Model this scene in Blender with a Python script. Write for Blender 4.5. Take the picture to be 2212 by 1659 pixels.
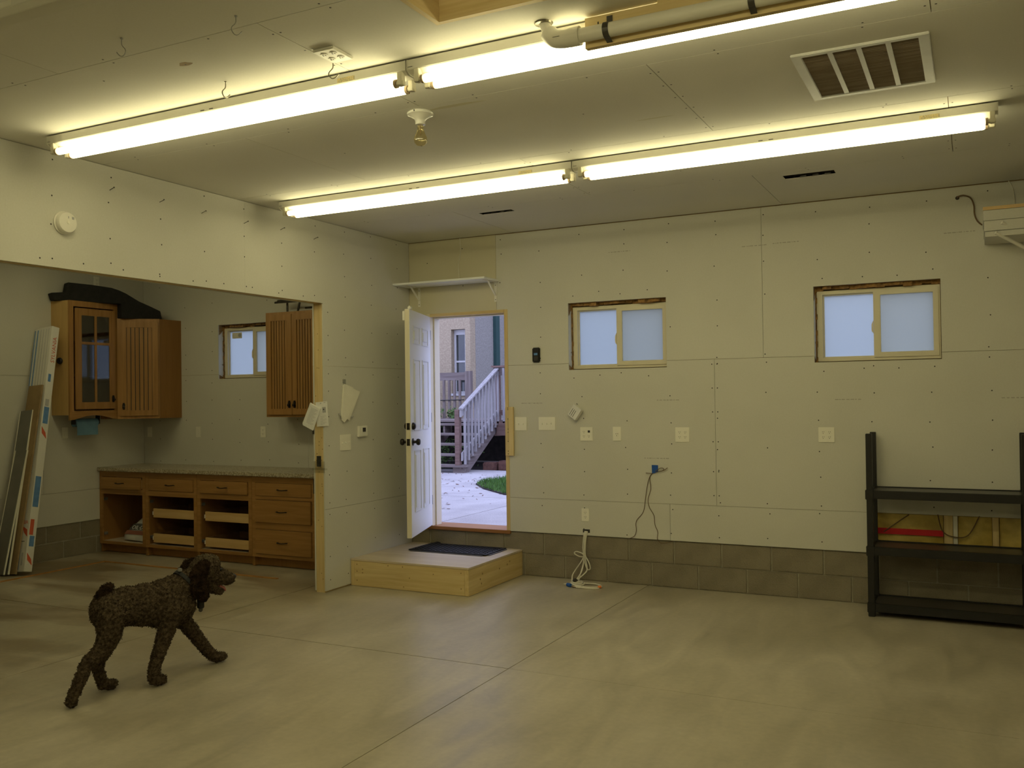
import bpy, bmesh, math, random
from mathutils import Vector, Matrix, noise
random.seed(7)
for o in list(bpy.data.objects): bpy.data.objects.remove(o)
SC = bpy.context.scene
C = SC.collection
H = 3.1785            # ceiling height

# ---------------------------------------------------------------- camera, world, exposure
cam_d = bpy.data.cameras.new('camera'); cam = bpy.data.objects.new('camera', cam_d); C.objects.link(cam)
cam_d.sensor_fit = 'HORIZONTAL'; cam_d.sensor_width = 36.0; cam_d.lens = 32.165
cam_d.clip_start = 0.05; cam_d.clip_end = 200
cam.matrix_world = Matrix(((0.8919, 0.0186, 0.4519, 4.9715), (0.4520, -0.0062, -0.8920, -7.5957),
                           (-0.0138, 0.9998, -0.0140, 1.6500), (0, 0, 0, 1)))
SC.camera = cam
world = bpy.data.worlds.new('overcast_sky'); SC.world = world; world.use_nodes = True
bg = world.node_tree.nodes['Background']
bg.inputs['Color'].default_value = (0.56, 0.62, 1.0, 1); bg.inputs['Strength'].default_value = 2.7
vs = SC.view_settings
vs.view_transform = 'Standard'; vs.look = 'None'; vs.gamma = 1.0; vs.use_curve_mapping = False
vs.exposure = 0.0
TUBE_COLOR = (1.0, 0.90, 0.49, 1); TUBE_STRENGTH = 12.0

# ---------------------------------------------------------------- materials
MATS = {}
def mat(name, col, rough=0.7, col2=None, scale=6.0, stretch=(1, 1, 1), detail=4.0, bump=0.0, bscale=60.0,
        metal=0.0, spec=0.35, contrast=(0.35, 0.65), fine=0.0, fscale=250.0):
    """procedural principled material: two tones mixed by stretched noise, optional fine grain and relief"""
    m = bpy.data.materials.new(name); m.use_nodes = True; MATS[name] = m
    nt = m.node_tree; N = nt.nodes; L = nt.links
    b = N['Principled BSDF']
    b.inputs['Roughness'].default_value = rough; b.inputs['Metallic'].default_value = metal
    b.inputs['Specular IOR Level'].default_value = spec
    tc = N.new('ShaderNodeTexCoord'); mp = N.new('ShaderNodeMapping')
    mp.inputs['Scale'].default_value = stretch
    L.new(tc.outputs['Object'], mp.inputs['Vector'])
    nz = N.new('ShaderNodeTexNoise'); nz.inputs['Scale'].default_value = scale; nz.inputs['Detail'].default_value = detail
    L.new(mp.outputs['Vector'], nz.inputs['Vector'])
    if col2 is None: col2 = tuple(c * 0.9 for c in col)
    rp = N.new('ShaderNodeValToRGB')
    rp.color_ramp.elements[0].position = contrast[0]; rp.color_ramp.elements[1].position = contrast[1]
    rp.color_ramp.elements[0].color = (*col2, 1); rp.color_ramp.elements[1].color = (*col, 1)
    L.new(nz.outputs['Fac'], rp.inputs['Fac'])
    out = rp.outputs['Color']
    if fine > 0:
        n2 = N.new('ShaderNodeTexNoise'); n2.inputs['Scale'].default_value = fscale; n2.inputs['Detail'].default_value = 2
        L.new(mp.outputs['Vector'], n2.inputs['Vector'])
        mx = N.new('ShaderNodeMixRGB'); mx.blend_type = 'OVERLAY'; mx.inputs['Fac'].default_value = fine
        L.new(out, mx.inputs['Color1']); L.new(n2.outputs['Fac'], mx.inputs['Color2']); out = mx.outputs['Color']
    L.new(out, b.inputs['Base Color'])
    if bump > 0:
        n3 = N.new('ShaderNodeTexNoise'); n3.inputs['Scale'].default_value = bscale; n3.inputs['Detail'].default_value = 3
        L.new(mp.outputs['Vector'], n3.inputs['Vector'])
        bp = N.new('ShaderNodeBump'); bp.inputs['Strength'].default_value = bump; bp.inputs['Distance'].default_value = 0.01
        L.new(n3.outputs['Fac'], bp.inputs['Height']); L.new(bp.outputs['Normal'], b.inputs['Normal'])
    return m

mat('drywall', (0.64, 0.63, 0.57), 0.85, (0.61, 0.60, 0.54), 1.3, spec=0.15, fine=0.08, fscale=90)
mat('drywall_tan', (0.62, 0.58, 0.43), 0.85, (0.59, 0.55, 0.405), 1.3, spec=0.15)
mat('ceiling_paper', (0.72, 0.70, 0.63), 0.85, (0.68, 0.66, 0.59), 0.9, spec=0.15, fine=0.08, fscale=90)
mat('gypsum', (0.75, 0.74, 0.70), 0.9, (0.6, 0.58, 0.53), 40)
mat('screw_dark', (0.03, 0.025, 0.02), 0.5)
mat('print_grey', (0.42, 0.40, 0.35), 0.85)
mat('seam_dark', (0.16, 0.13, 0.09), 0.9)
mat('sheathing', (0.36, 0.25, 0.13), 0.85, (0.26, 0.17, 0.08), 14, (1, 1, 3))
mat('block', (0.27, 0.235, 0.17), 0.92, (0.22, 0.19, 0.135), 5, bump=0.5, bscale=120, fine=0.3, fscale=160)
mat('mortar', (0.40, 0.37, 0.29), 0.95, (0.33, 0.30, 0.23), 20, bump=0.3)
def wood(name, c1, c2, axis, rough=0.55, s=26.0, spec=0.3, k=0.06):
    st = [1, 1, 1]; st['xyz'.index(axis)] = k
    return mat(name, c1, rough, c2, s, tuple(st), 6.0, spec=spec, contrast=(0.32, 0.68), fine=0.15, fscale=80)
for ax in 'xyz':
    wood('pine_' + ax, (0.72, 0.57, 0.30), (0.60, 0.45, 0.21), ax)
    wood('oak_' + ax, (0.40, 0.215, 0.07), (0.31, 0.16, 0.048), ax, 0.42, spec=0.4)
    wood('birch_' + ax, (0.66, 0.46, 0.22), (0.58, 0.39, 0.17), ax, 0.5)
    wood('grey_cedar_' + ax, (0.22, 0.185, 0.165), (0.14, 0.11, 0.10), ax, 0.8)
wood('cedar_bleached', (0.37, 0.355, 0.35), (0.26, 0.245, 0.24), 'z', 0.8)
wood('cedar_red', (0.21, 0.135, 0.11), (0.14, 0.085, 0.068), 'x', 0.8)
wood('cabinet_side', (0.34, 0.175, 0.055), (0.29, 0.145, 0.043), 'z', 0.45, 8)
wood('cabinet_end', (0.62, 0.42, 0.17), (0.52, 0.34, 0.13), 'z', 0.5, 8)
wood('plywood', (0.70, 0.60, 0.46), (0.58, 0.48, 0.35), 'x', 0.36, 10, spec=0.55)
wood('sill_oak', (0.40, 0.19, 0.07), (0.30, 0.13, 0.04), 'x', 0.45)
mat('white_paint', (0.86, 0.88, 0.89), 0.4, (0.84, 0.86, 0.87), 3)
mat('white_plastic', (0.80, 0.78, 0.70), 0.4, (0.78, 0.76, 0.68), 5)
mat('cream_plastic', (0.86, 0.84, 0.74), 0.4, (0.84, 0.82, 0.72), 5)
mat('mat_grey', (0.11, 0.11, 0.115), 0.35, (0.08, 0.08, 0.085), 30, spec=0.5)  # lighter than the ribs: bluish highlights put into the base colour
mat('house_white', (0.55, 0.55, 0.54), 0.5)
mat('vinyl_frame', (0.72, 0.67, 0.52), 0.45, (0.70, 0.65, 0.50), 4)
mat('slot_dark', (0.05, 0.045, 0.04), 0.6)
mat('fixture_enamel', (0.70, 0.68, 0.60), 0.4, (0.67, 0.65, 0.57), 3)
mat('lampholder', (0.72, 0.68, 0.54), 0.5)
mat('copper_stain', (0.45, 0.34, 0.22), 0.5)
mat('porcelain', (0.85, 0.84, 0.78), 0.2, spec=0.6)
mat('label_yellow', (0.75, 0.62, 0.30), 0.7, (0.5, 0.45, 0.3), 160, contrast=(0.45, 0.55))
mat('galvanised', (0.42, 0.42, 0.40), 0.45, (0.34, 0.34, 0.33), 20, metal=0.7)
mat('dark_steel', (0.10, 0.095, 0.085), 0.4, (0.07, 0.065, 0.06), 20, metal=0.6)
mat('bronze', (0.022, 0.018, 0.016), 0.35, metal=0.5, spec=0.5)
mat('black_plastic', (0.016, 0.015, 0.014), 0.45, (0.012, 0.011, 0.011), 8, spec=0.4)
mat('shelf_top', (0.05, 0.046, 0.04), 0.35, (0.03, 0.028, 0.025), 5, spec=0.5)
mat('rubber', (0.02, 0.02, 0.021), 0.55, (0.014, 0.014, 0.014), 30, spec=0.3)
mat('pvc', (0.74, 0.72, 0.63), 0.4, (0.72, 0.70, 0.61), 4)
mat('grille_dark', (0.33, 0.265, 0.19), 0.8, (0.26, 0.20, 0.14), 3, (1, 12, 1), contrast=(0.4, 0.6))
mat('grille_white', (0.70, 0.70, 0.68), 0.45)
mat('hook_wire', (0.30, 0.28, 0.22), 0.35, metal=0.9)
mat('paper', (0.78, 0.76, 0.66), 0.8, (0.75, 0.73, 0.63), 20)
mat('paper_white', (0.82, 0.82, 0.80), 0.7, (0.78, 0.78, 0.76), 30)
mat('ink', (0.10, 0.10, 0.10), 0.8)
mat('ink_grey', (0.45, 0.45, 0.46), 0.8)
mat('blue_tape', (0.02, 0.10, 0.42), 0.7)
mat('cable_white', (0.74, 0.71, 0.60), 0.5)
mat('cable_brown', (0.16, 0.10, 0.05), 0.6)
mat('orange_tip', (0.80, 0.22, 0.05), 0.5)
mat('granite', (0.55, 0.50, 0.38), 0.3, (0.28, 0.23, 0.15), 70, contrast=(0.42, 0.6), spec=0.5, fine=0.4, fscale=140)
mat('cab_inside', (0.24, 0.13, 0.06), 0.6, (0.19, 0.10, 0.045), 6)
mat('towel_blue', (0.16, 0.30, 0.42), 0.9, (0.13, 0.25, 0.36), 12)
mat('black_foam', (0.022, 0.021, 0.02), 0.9, (0.015, 0.015, 0.015), 20)
mat('carton', (0.74, 0.73, 0.68), 0.7, (0.70, 0.69, 0.64), 6)
mat('print_blue', (0.13, 0.28, 0.55), 0.7, (0.10, 0.22, 0.46), 20)
mat('print_red', (0.62, 0.12, 0.06), 0.7)
mat('bag_plastic', (0.62, 0.62, 0.58), 0.45, (0.55, 0.55, 0.52), 12, bump=0.2, bscale=25)
mat('bag_brown', (0.30, 0.12, 0.08), 0.5)
mat('hardboard', (0.34, 0.24, 0.12), 0.7, (0.29, 0.20, 0.10), 10)
mat('grey_sheet', (0.24, 0.23, 0.21), 0.4, (0.20, 0.195, 0.18), 5, metal=0.3)
mat('floor_strip', (0.42, 0.22, 0.07), 0.7, (0.34, 0.17, 0.05), 12)
mat('insulation', (0.66, 0.50, 0.13), 0.35, (0.44, 0.32, 0.07), 9, bump=0.6, bscale=14, spec=0.6)
mat('red_tape', (0.60, 0.02, 0.03), 0.35)
mat('housewrap', (0.70, 0.72, 0.72), 0.5, (0.05, 0.05, 0.05), 7, (1, 1, 1), contrast=(0.36, 0.40))
mat('foam_orange', (0.40, 0.22, 0.07), 0.8, (0.16, 0.09, 0.035), 30, bump=0.6, bscale=60)
mat('stucco_tan', (0.42, 0.345, 0.23), 0.95, (0.34, 0.27, 0.18), 26, bump=1.0, bscale=30)
mat('stucco_grey', (0.31, 0.295, 0.255), 0.95, (0.255, 0.24, 0.205), 26, bump=1.0, bscale=30)
mat('trim_green', (0.03, 0.075, 0.068), 0.5)
mat('house_glass', (0.03, 0.035, 0.035), 0.06, (0.05, 0.06, 0.05), 3, spec=0.8)
mat('patio', (0.45, 0.43, 0.42), 0.85, (0.37, 0.35, 0.345), 2.2, fine=0.35, fscale=60)
mat('grass', (0.10, 0.22, 0.035), 0.7, (0.055, 0.14, 0.02), 9)
mat('soil', (0.03, 0.024, 0.02), 0.95, (0.018, 0.014, 0.011), 10)  # darkened so the soil colour carries the shade under the deck
mat('brick_red', (0.20, 0.10, 0.07), 0.9, (0.13, 0.065, 0.05), 18, bump=0.5)
mat('leaf_brown', (0.14, 0.07, 0.04), 0.8)
mat('leaf_green', (0.09, 0.16, 0.04), 0.7)
mat('fur', (0.125, 0.093, 0.06), 0.95, (0.045, 0.032, 0.02), 60, contrast=(0.36, 0.66), spec=0.08, bump=0.8, bscale=130, fine=0.3, fscale=110)
mat('fur_dark', (0.045, 0.027, 0.016), 0.95, (0.018, 0.011, 0.007), 34, contrast=(0.36, 0.66), spec=0.08, bump=0.8, bscale=130)
mat('fur_light', (0.19, 0.15, 0.095), 0.95, (0.09, 0.068, 0.042), 34, contrast=(0.36, 0.66), spec=0.08, bump=0.8, bscale=130)
mat('nose', (0.02, 0.014, 0.012), 0.3)
mat('tongue', (0.42, 0.14, 0.13), 0.4)
mat('mouth', (0.05, 0.018, 0.014), 0.6)
mat('eye', (0.01, 0.008, 0.006), 0.1)
mat('collar', (0.015, 0.015, 0.016), 0.6)

def floor_material():
    m = mat('concrete', (0.45, 0.405, 0.31), 0.42, (0.36, 0.32, 0.23), 0.9, detail=8, spec=0.5, fine=0.12, fscale=28)
    nt = m.node_tree; N = nt.nodes; L = nt.links; b = N['Principled BSDF']
    src = b.inputs['Base Color'].links[0].from_socket
    tc = [n for n in N if n.type == 'TEX_COORD'][0]
    # old water stains that begin in the side bay and run out of it
    mp = N.new('ShaderNodeMapping'); mp.inputs['Rotation'].default_value = (0, 0, -0.35); mp.inputs['Scale'].default_value = (0.35, 1.5, 1)
    L.new(tc.outputs['Object'], mp.inputs['Vector'])
    nz = N.new('ShaderNodeTexNoise'); nz.inputs['Scale'].default_value = 1.5; nz.inputs['Detail'].default_value = 9; nz.inputs['Distortion'].default_value = 0.6
    L.new(mp.outputs['Vector'], nz.inputs['Vector'])
    r1 = N.new('ShaderNodeValToRGB'); r1.color_ramp.elements[0].position = 0.47; r1.color_ramp.elements[1].position = 0.60
    L.new(nz.outputs['Fac'], r1.inputs['Fac'])
    sx = N.new('ShaderNodeSeparateXYZ'); L.new(tc.outputs['Object'], sx.inputs['Vector'])
    mr = N.new('ShaderNodeMapRange'); mr.inputs['From Min'].default_value = 0.6; mr.inputs['From Max'].default_value = -1.2
    L.new(sx.outputs['X'], mr.inputs['Value'])
    mm = N.new('ShaderNodeMath'); mm.operation = 'MULTIPLY'
    L.new(r1.outputs['Color'], mm.inputs[0]); L.new(mr.outputs['Result'], mm.inputs[1])
    mx = N.new('ShaderNodeMixRGB'); mx.blend_type = 'MULTIPLY'; mx.inputs['Color2'].default_value = (0.60, 0.53, 0.44, 1)
    L.new(mm.outputs['Value'], mx.inputs['Fac']); L.new(src, mx.inputs['Color1'])
    # faint trowel sweeps
    m2 = N.new('ShaderNodeMapping'); m2.inputs['Scale'].default_value = (1.6, 0.5, 1); m2.inputs['Rotation'].default_value = (0, 0, 0.7)
    L.new(tc.outputs['Object'], m2.inputs['Vector'])
    n2 = N.new('ShaderNodeTexNoise'); n2.inputs['Scale'].default_value = 2.6; n2.inputs['Detail'].default_value = 6; n2.inputs['Distortion'].default_value = 1.5
    L.new(m2.outputs['Vector'], n2.inputs['Vector'])
    x2 = N.new('ShaderNodeMixRGB'); x2.blend_type = 'OVERLAY'; x2.inputs['Fac'].default_value = 0.34
    L.new(mx.outputs['Color'], x2.inputs['Color1']); L.new(n2.outputs['Fac'], x2.inputs['Color2'])
    L.new(x2.outputs['Color'], b.inputs['Base Color'])
    rr = N.new('ShaderNodeMapRange'); rr.inputs['To Min'].default_value = 0.24; rr.inputs['To Max'].default_value = 0.46
    L.new(n2.outputs['Fac'], rr.inputs['Value']); L.new(rr.outputs['Result'], b.inputs['Roughness'])
floor_material()

def emissive(name, col, strength):
    m = bpy.data.materials.new(name); m.use_nodes = True; MATS[name] = m
    nt = m.node_tree; nt.nodes.remove(nt.nodes['Principled BSDF'])
    e = nt.nodes.new('ShaderNodeEmission'); e.inputs['Color'].default_value = col; e.inputs['Strength'].default_value = strength
    nt.links.new(e.outputs['Emission'], nt.nodes['Material Output'].inputs['Surface'])
emissive('tube_glow', TUBE_COLOR, TUBE_STRENGTH)
mat('tube_off', (0.8, 0.8, 0.78), 0.3)

def frosted(name, col):
    m = bpy.data.materials.new(name); m.use_nodes = True; MATS[name] = m
    nt = m.node_tree; N = nt.nodes; L = nt.links; N.remove(N['Principled BSDF'])
    t = N.new('ShaderNodeBsdfTranslucent'); t.inputs['Color'].default_value = col
    nz = N.new('ShaderNodeTexNoise'); nz.inputs['Scale'].default_value = 180
    g = N.new('ShaderNodeBsdfGlossy'); g.inputs['Roughness'].default_value = 0.35
    bp = N.new('ShaderNodeBump'); bp.inputs['Strength'].default_value = 0.1; L.new(nz.outputs['Fac'], bp.inputs['Height']); L.new(bp.outputs['Normal'], g.inputs['Normal'])
    mx = N.new('ShaderNodeMixShader'); mx.inputs['Fac'].default_value = 0.05
    L.new(t.outputs[0], mx.inputs[1]); L.new(g.outputs[0], mx.inputs[2]); L.new(mx.outputs[0], N['Material Output'].inputs['Surface'])
frosted('frosted_glass', (0.385, 0.445, 0.40, 1))
def clear(name, col, fac, rough=0.05):
    m = bpy.data.materials.new(name); m.use_nodes = True; MATS[name] = m
    nt = m.node_tree; N = nt.nodes; L = nt.links; N.remove(N['Principled BSDF'])
    t = N.new('ShaderNodeBsdfTransparent'); t.inputs['Color'].default_value = col
    g = N.new('ShaderNodeBsdfGlossy'); g.inputs['Roughness'].default_value = rough
    mx = N.new('ShaderNodeMixShader'); mx.inputs['Fac'].default_value = fac
    L.new(t.outputs[0], mx.inputs[1]); L.new(g.outputs[0], mx.inputs[2]); L.new(mx.outputs[0], N['Material Output'].inputs['Surface'])
clear('cabinet_glass', (0.55, 0.55, 0.55, 1), 0.12)
clear('insect_screen', (0.80, 0.76, 0.66, 1), 0.0)
clear('bulb_glass', (0.94, 0.88, 0.66, 1), 0.14)
clear('clear_wrap', (0.95, 0.95, 0.93, 1), 0.10, 0.15)

# ---------------------------------------------------------------- mesh helpers
def box(bm, x0, x1, y0, y1, z0, z1, mx=None):
    x0, x1 = sorted((x0, x1)); y0, y1 = sorted((y0, y1)); z0, z1 = sorted((z0, z1))
    v = [bm.verts.new(p) for p in ((x0, y0, z0), (x1, y0, z0), (x1, y1, z0), (x0, y1, z0), (x0, y0, z1), (x1, y0, z1), (x1, y1, z1), (x0, y1, z1))]
    for f in ((3, 2, 1, 0), (4, 5, 6, 7), (0, 1, 5, 4), (1, 2, 6, 5), (2, 3, 7, 6), (3, 0, 4, 7)): bm.faces.new([v[i] for i in f])
    if mx is not None: bmesh.ops.transform(bm, matrix=mx, verts=v)
    return v
def frame_of(d):
    d = Vector(d).normalized(); a = Vector((0, 0, 1)) if abs(d.z) < 0.9 else Vector((1, 0, 0))
    u = d.cross(a).normalized(); return d, u, u.cross(d).normalized()
def loft(bm, rings, cap=True, closed=True):
    R = [[bm.verts.new(p) for p in r] for r in rings]
    n = len(R[0])
    for a, b in zip(R[:-1], R[1:]):
        for i in range(n if closed else n - 1):
            j = (i + 1) % n; bm.faces.new((a[i], a[j], b[j], b[i]))
    if cap and closed:
        bm.faces.new(list(reversed(R[0]))); bm.faces.new(R[-1])
    return R
def cyl(bm, p0, p1, r0, r1=None, n=16):
    r1 = r0 if r1 is None else r1
    p0, p1 = Vector(p0), Vector(p1); d, u, v = frame_of(p1 - p0)
    ring = lambda p, r: [p + (u * math.cos(2 * math.pi * i / n) + v * math.sin(2 * math.pi * i / n)) * r for i in range(n)]
    loft(bm, [ring(p0, r0), ring(p1, r1)])
def lathe(bm, base, axis, prof, n=24):
    base = Vector(base); d, u, v = frame_of(axis)
    loft(bm, [[base + d * h + (u * math.cos(2 * math.pi * i / n) + v * math.sin(2 * math.pi * i / n)) * max(r, 1e-4) for i in range(n)] for r, h in prof])
def smooth_path(pts, k=6):
    P = [Vector(p) for p in pts]; out = []
    for i in range(len(P) - 1):
        a, b, c, d = P[max(i - 1, 0)], P[i], P[i + 1], P[min(i + 2, len(P) - 1)]
        for s in range(k):
            t = s / k
            out.append(0.5 * ((2 * b) + (c - a) * t + (2 * a - 5 * b + 4 * c - d) * t * t + (3 * b - a - 3 * c + d) * t ** 3))
    return out + [P[-1]]
def tube(bm, pts, r, n=8, k=6):
    P = smooth_path(pts, k) if k > 1 else [Vector(p) for p in pts]
    rings = []; u = None
    for i, p in enumerate(P):
        d = (P[min(i + 1, len(P) - 1)] - P[max(i - 1, 0)])
        d = d.normalized() if d.length > 1e-9 else Vector((0, 0, 1))
        if u is None: _, u, _ = frame_of(d)
        u = (u - d * u.dot(d)); u = u.normalized() if u.length > 1e-6 else frame_of(d)[1]
        v = d.cross(u); rr = r(i / (len(P) - 1)) if callable(r) else r
        rings.append([p + (u * math.cos(2 * math.pi * j / n) + v * math.sin(2 * math.pi * j / n)) * rr for j in range(n)])
    loft(bm, rings)
def prism(bm, poly, off):
    """extrude a planar polygon (list of 3-D points) by vector off"""
    a = [bm.verts.new(p) for p in poly]; b = [bm.verts.new(Vector(p) + Vector(off)) for p in poly]
    n = len(a); bm.faces.new(list(reversed(a))); bm.faces.new(b)
    for i in range(n): bm.faces.new((a[i], a[(i + 1) % n], b[(i + 1) % n], b[i]))
def slab(bm, axis, a0, a1, u0, u1, v0, v1, holes=()):
    """flat slab normal to axis between a0 and a1, spanning u and v (the other two axes in xyz order), with rectangular holes"""
    us = sorted({u0, u1, *[h[0] for h in holes if u0 < h[0] < u1], *[h[1] for h in holes if u0 < h[1] < u1]})
    vs_ = sorted({v0, v1, *[h[2] for h in holes if v0 < h[2] < v1], *[h[3] for h in holes if v0 < h[3] < v1]})
    def P(a, u, v): return {'x': (a, u, v), 'y': (u, a, v), 'z': (u, v, a)}[axis]
    fill = lambda i, j: 0 <= i < len(us) - 1 and 0 <= j < len(vs_) - 1 and not any(
        h[0] - 1e-6 <= us[i] and us[i + 1] <= h[1] + 1e-6 and h[2] - 1e-6 <= vs_[j] and vs_[j + 1] <= h[3] + 1e-6 for h in holes)
    cache = {}
    def V(s, i, j):
        if (s, i, j) not in cache: cache[(s, i, j)] = bm.verts.new(P((a0, a1)[s], us[i], vs_[j]))
        return cache[(s, i, j)]
    for i in range(len(us) - 1):
        for j in range(len(vs_) - 1):
            if not fill(i, j): continue
            bm.faces.new((V(0, i, j), V(0, i + 1, j), V(0, i + 1, j + 1), V(0, i, j + 1)))
            bm.faces.new((V(1, i, j + 1), V(1, i + 1, j + 1), V(1, i + 1, j), V(1, i, j)))
            for di, dj, e in ((-1, 0, ((i, j), (i, j + 1))), (1, 0, ((i + 1, j + 1), (i + 1, j))), (0, -1, ((i + 1, j), (i, j))), (0, 1, ((i, j + 1), (i + 1, j + 1)))):
                if not fill(i + di, j + dj):
                    (p, q), (r, s) = e
                    bm.faces.new((V(0, p, q), V(0, r, s), V(1, r, s), V(1, p, q)))
def nb(): return bmesh.new()
def obj(name, bm, m, parent=None, local=False, smooth=False, bevel=0.0):
    bmesh.ops.recalc_face_normals(bm, faces=bm.faces[:])
    if bevel > 0:
        bmesh.ops.bevel(bm, geom=[e for e in bm.edges if len(e.link_faces) == 2 and e.calc_face_angle(0) > 0.6], offset=bevel, segments=2, affect='EDGES', clamp_overlap=True)
    me = bpy.data.meshes.new(name)
    if parent is not None and not local: bmesh.ops.transform(bm, matrix=WM(parent).inverted(), verts=bm.verts[:])
    bm.to_mesh(me); bm.free()
    if smooth:
        for p in me.polygons: p.use_smooth = True
        try: me.set_sharp_from_angle(angle=math.radians(40))
        except Exception: pass
    ms = m if isinstance(m, (list, tuple)) else [m]
    for x in ms: me.materials.append(MATS[x])
    o = bpy.data.objects.new(name, me); C.objects.link(o)
    if parent is not None: o.parent = parent
    return o
def WM(o):
    M_ = o.matrix_basis.copy(); q = o.parent
    while q is not None: M_ = q.matrix_basis @ M_; q = q.parent
    return M_
def pbox(name, m, parent, *b, bevel=0.0, local=False, mx=None):
    bm = nb(); box(bm, *b, mx=mx); return obj(name, bm, m, parent, local=local, bevel=bevel)
def thing(name, label, cat, loc=(0, 0, 0), rz=0.0, group=None):
    o = bpy.data.objects.new(name, None); C.objects.link(o); o.empty_display_size = 0.05
    o.location = loc; o.rotation_euler = (0, 0, rz); o['label'] = label; o['category'] = cat
    if group: o['group'] = group
    return o
def tag(o, label, cat, group=None):
    o['label'] = label; o['category'] = cat
    if group: o['group'] = group
    return o
def structure(o, label=None):
    o['kind'] = 'structure'
    if label: o['label'] = label
    return o
def stuff(o): o['kind'] = 'stuff'; return o
def share(name, src, parent, loc=None):
    o = bpy.data.objects.new(name, src.data); C.objects.link(o); o.parent = parent
    o.matrix_basis = src.matrix_basis.copy()
    if loc is not None: o.location = loc
    return o
def text(name, s, size, m, parent, origin, xdir, ydir, depth=0.0006, align='LEFT'):
    cu = bpy.data.curves.new(name, 'FONT'); cu.body = s; cu.size = size; cu.extrude = depth; cu.align_x = align; cu.resolution_u = 2
    t = bpy.data.objects.new(name, cu); C.objects.link(t)
    dg = bpy.context.evaluated_depsgraph_get(); me = bpy.data.meshes.new_from_object(t.evaluated_get(dg))
    bpy.data.objects.remove(t); bpy.data.curves.remove(cu)
    X = Vector(xdir).normalized(); Y = Vector(ydir).normalized(); Z = X.cross(Y)
    M_ = Matrix(((X.x, Y.x, Z.x, origin[0]), (X.y, Y.y, Z.y, origin[1]), (X.z, Y.z, Z.z, origin[2]), (0, 0, 0, 1)))
    me.transform(WM(parent).inverted() @ M_); me.materials.clear(); me.materials.append(MATS[m])
    o = bpy.data.objects.new(name, me); C.objects.link(o); o.parent = parent
    return o
def dots(bm, pts, normal, r=0.0054, n=6, h=0.0008):
    for p in pts: cyl(bm, p, Vector(p) + Vector(normal) * h, r, n=n)

# ================================================================ THE ROOM
AX = -3.70                      # side bay far wall
WIN = {1: (1.70, 2.614, 1.885, 2.488), 2: (3.83, 4.75, 1.89, 2.497), 3: (-2.53, -1.615, 1.893, 2.492)}
DOOR = (0.20, 1.085, 0.40, 2.468)
RX, FY = 7.4, -9.4              # right wall, wall behind the camera
# ---- floor
fl = nb(); box(fl, AX - 0.2, RX + 0.2, FY - 0.2, 0.2, -0.12, -0.014)
floor = structure(obj('floor', fl, 'mortar'))
g = 0.0016
XS = [AX - 0.02, -0.28, 2.412, RX + 0.02]; YS = [FY - 0.02, -2.64, 0.03]
for i in range(3):
    for j in range(2):
        gy = 0.0006 if i == 2 else g; bm = nb(); box(bm, XS[i] + g, XS[i + 1] - g, YS[j] + gy, YS[j + 1] - gy, -0.10, 0.0)
        obj('concrete_slab', bm, 'concrete', floor, bevel=0.0008 if i == 2 else 0.0025)
# ---- back wall: sheathing with openings, drywall sheets, two courses of block
hol = [WIN[1], WIN[2], WIN[3], DOOR]
bm = nb(); slab(bm, 'y', 0.014, 0.16, AX - 0.15, RX + 0.15, 0.405, H + 0.02, hol + [(4.22, 5.9, 0.405, 0.712)])
wall_back = structure(obj('wall_back', bm, 'sheathing'))
def sheet(parent, axis, a0, a1, u0, u1, v0, v1, holes=(), m='drywall', name='drywall_panel', gp=0.0012):
    bm = nb(); slab(bm, axis, a0, a1, u0 + gp, u1 - gp, v0 + gp, v1 - gp, holes); return obj(name, bm, m, parent)
Z0, Z1, Z2 = 0.402, 0.715, 1.942
for u0, u1 in ((1.08, 2.622), (2.622, 4.225)): sheet(wall_back, 'y', 0.0, 0.0125, u0, u1, Z0, Z1, hol)
for u0, u1 in ((1.08, 3.025), (3.025, 5.465), (5.465, RX)): sheet(wall_back, 'y', 0.0, 0.0125, u0, u1, Z1, Z2, hol)
sheet(wall_back, 'y', 0.0, 0.0125, 0.0, 0.972, Z2, H - 0.004, hol, 'drywall_tan')
for u0, u1 in ((0.972, 3.43), (3.43, 5.87), (5.87, RX)): sheet(wall_back, 'y', 0.0, 0.0125, u0, u1, Z2, H - 0.006, hol)
sheet(wall_back, 'y', 0.0, 0.0125, 0.0, DOOR[0], Z0, Z2, hol)
sheet(wall_back, 'y', 0.0, 0.0125, 5.9, RX, Z0, Z1, hol)
for u0, u1 in ((AX, -1.28), (-1.28, -0.116)):
    for v0, v1 in ((Z0, Z1), (Z1, Z2), (Z2, H)): sheet(wall_back, 'y', 0.0, 0.0125, u0, u1, v0, v1, hol)
bm = nb(); box(bm, AX - 0.2, RX + 0.2, 0.021, 0.25, -0.05, 0.404); obj('mortar_bed', bm, 'mortar', wall_back)
bm = nb(); box(bm, 0, 0.398, 0.012, 0.05, 0, 0.193); blk = obj('concrete_block', bm, 'block', wall_back, bevel=0.004)
first = True
for zc, ph in ((0.204, 1.4235), (0.004, 1.632)):
    for k in range(-13, 15):
        x = ph + 0.408 * k + 0.005
        if x < AX - 0.02 or x > RX - 0.2: continue
        if first: blk.location = (x, 0, zc); first = False; continue
        share('concrete_block', blk, wall_back, (x, 0, zc))
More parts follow.
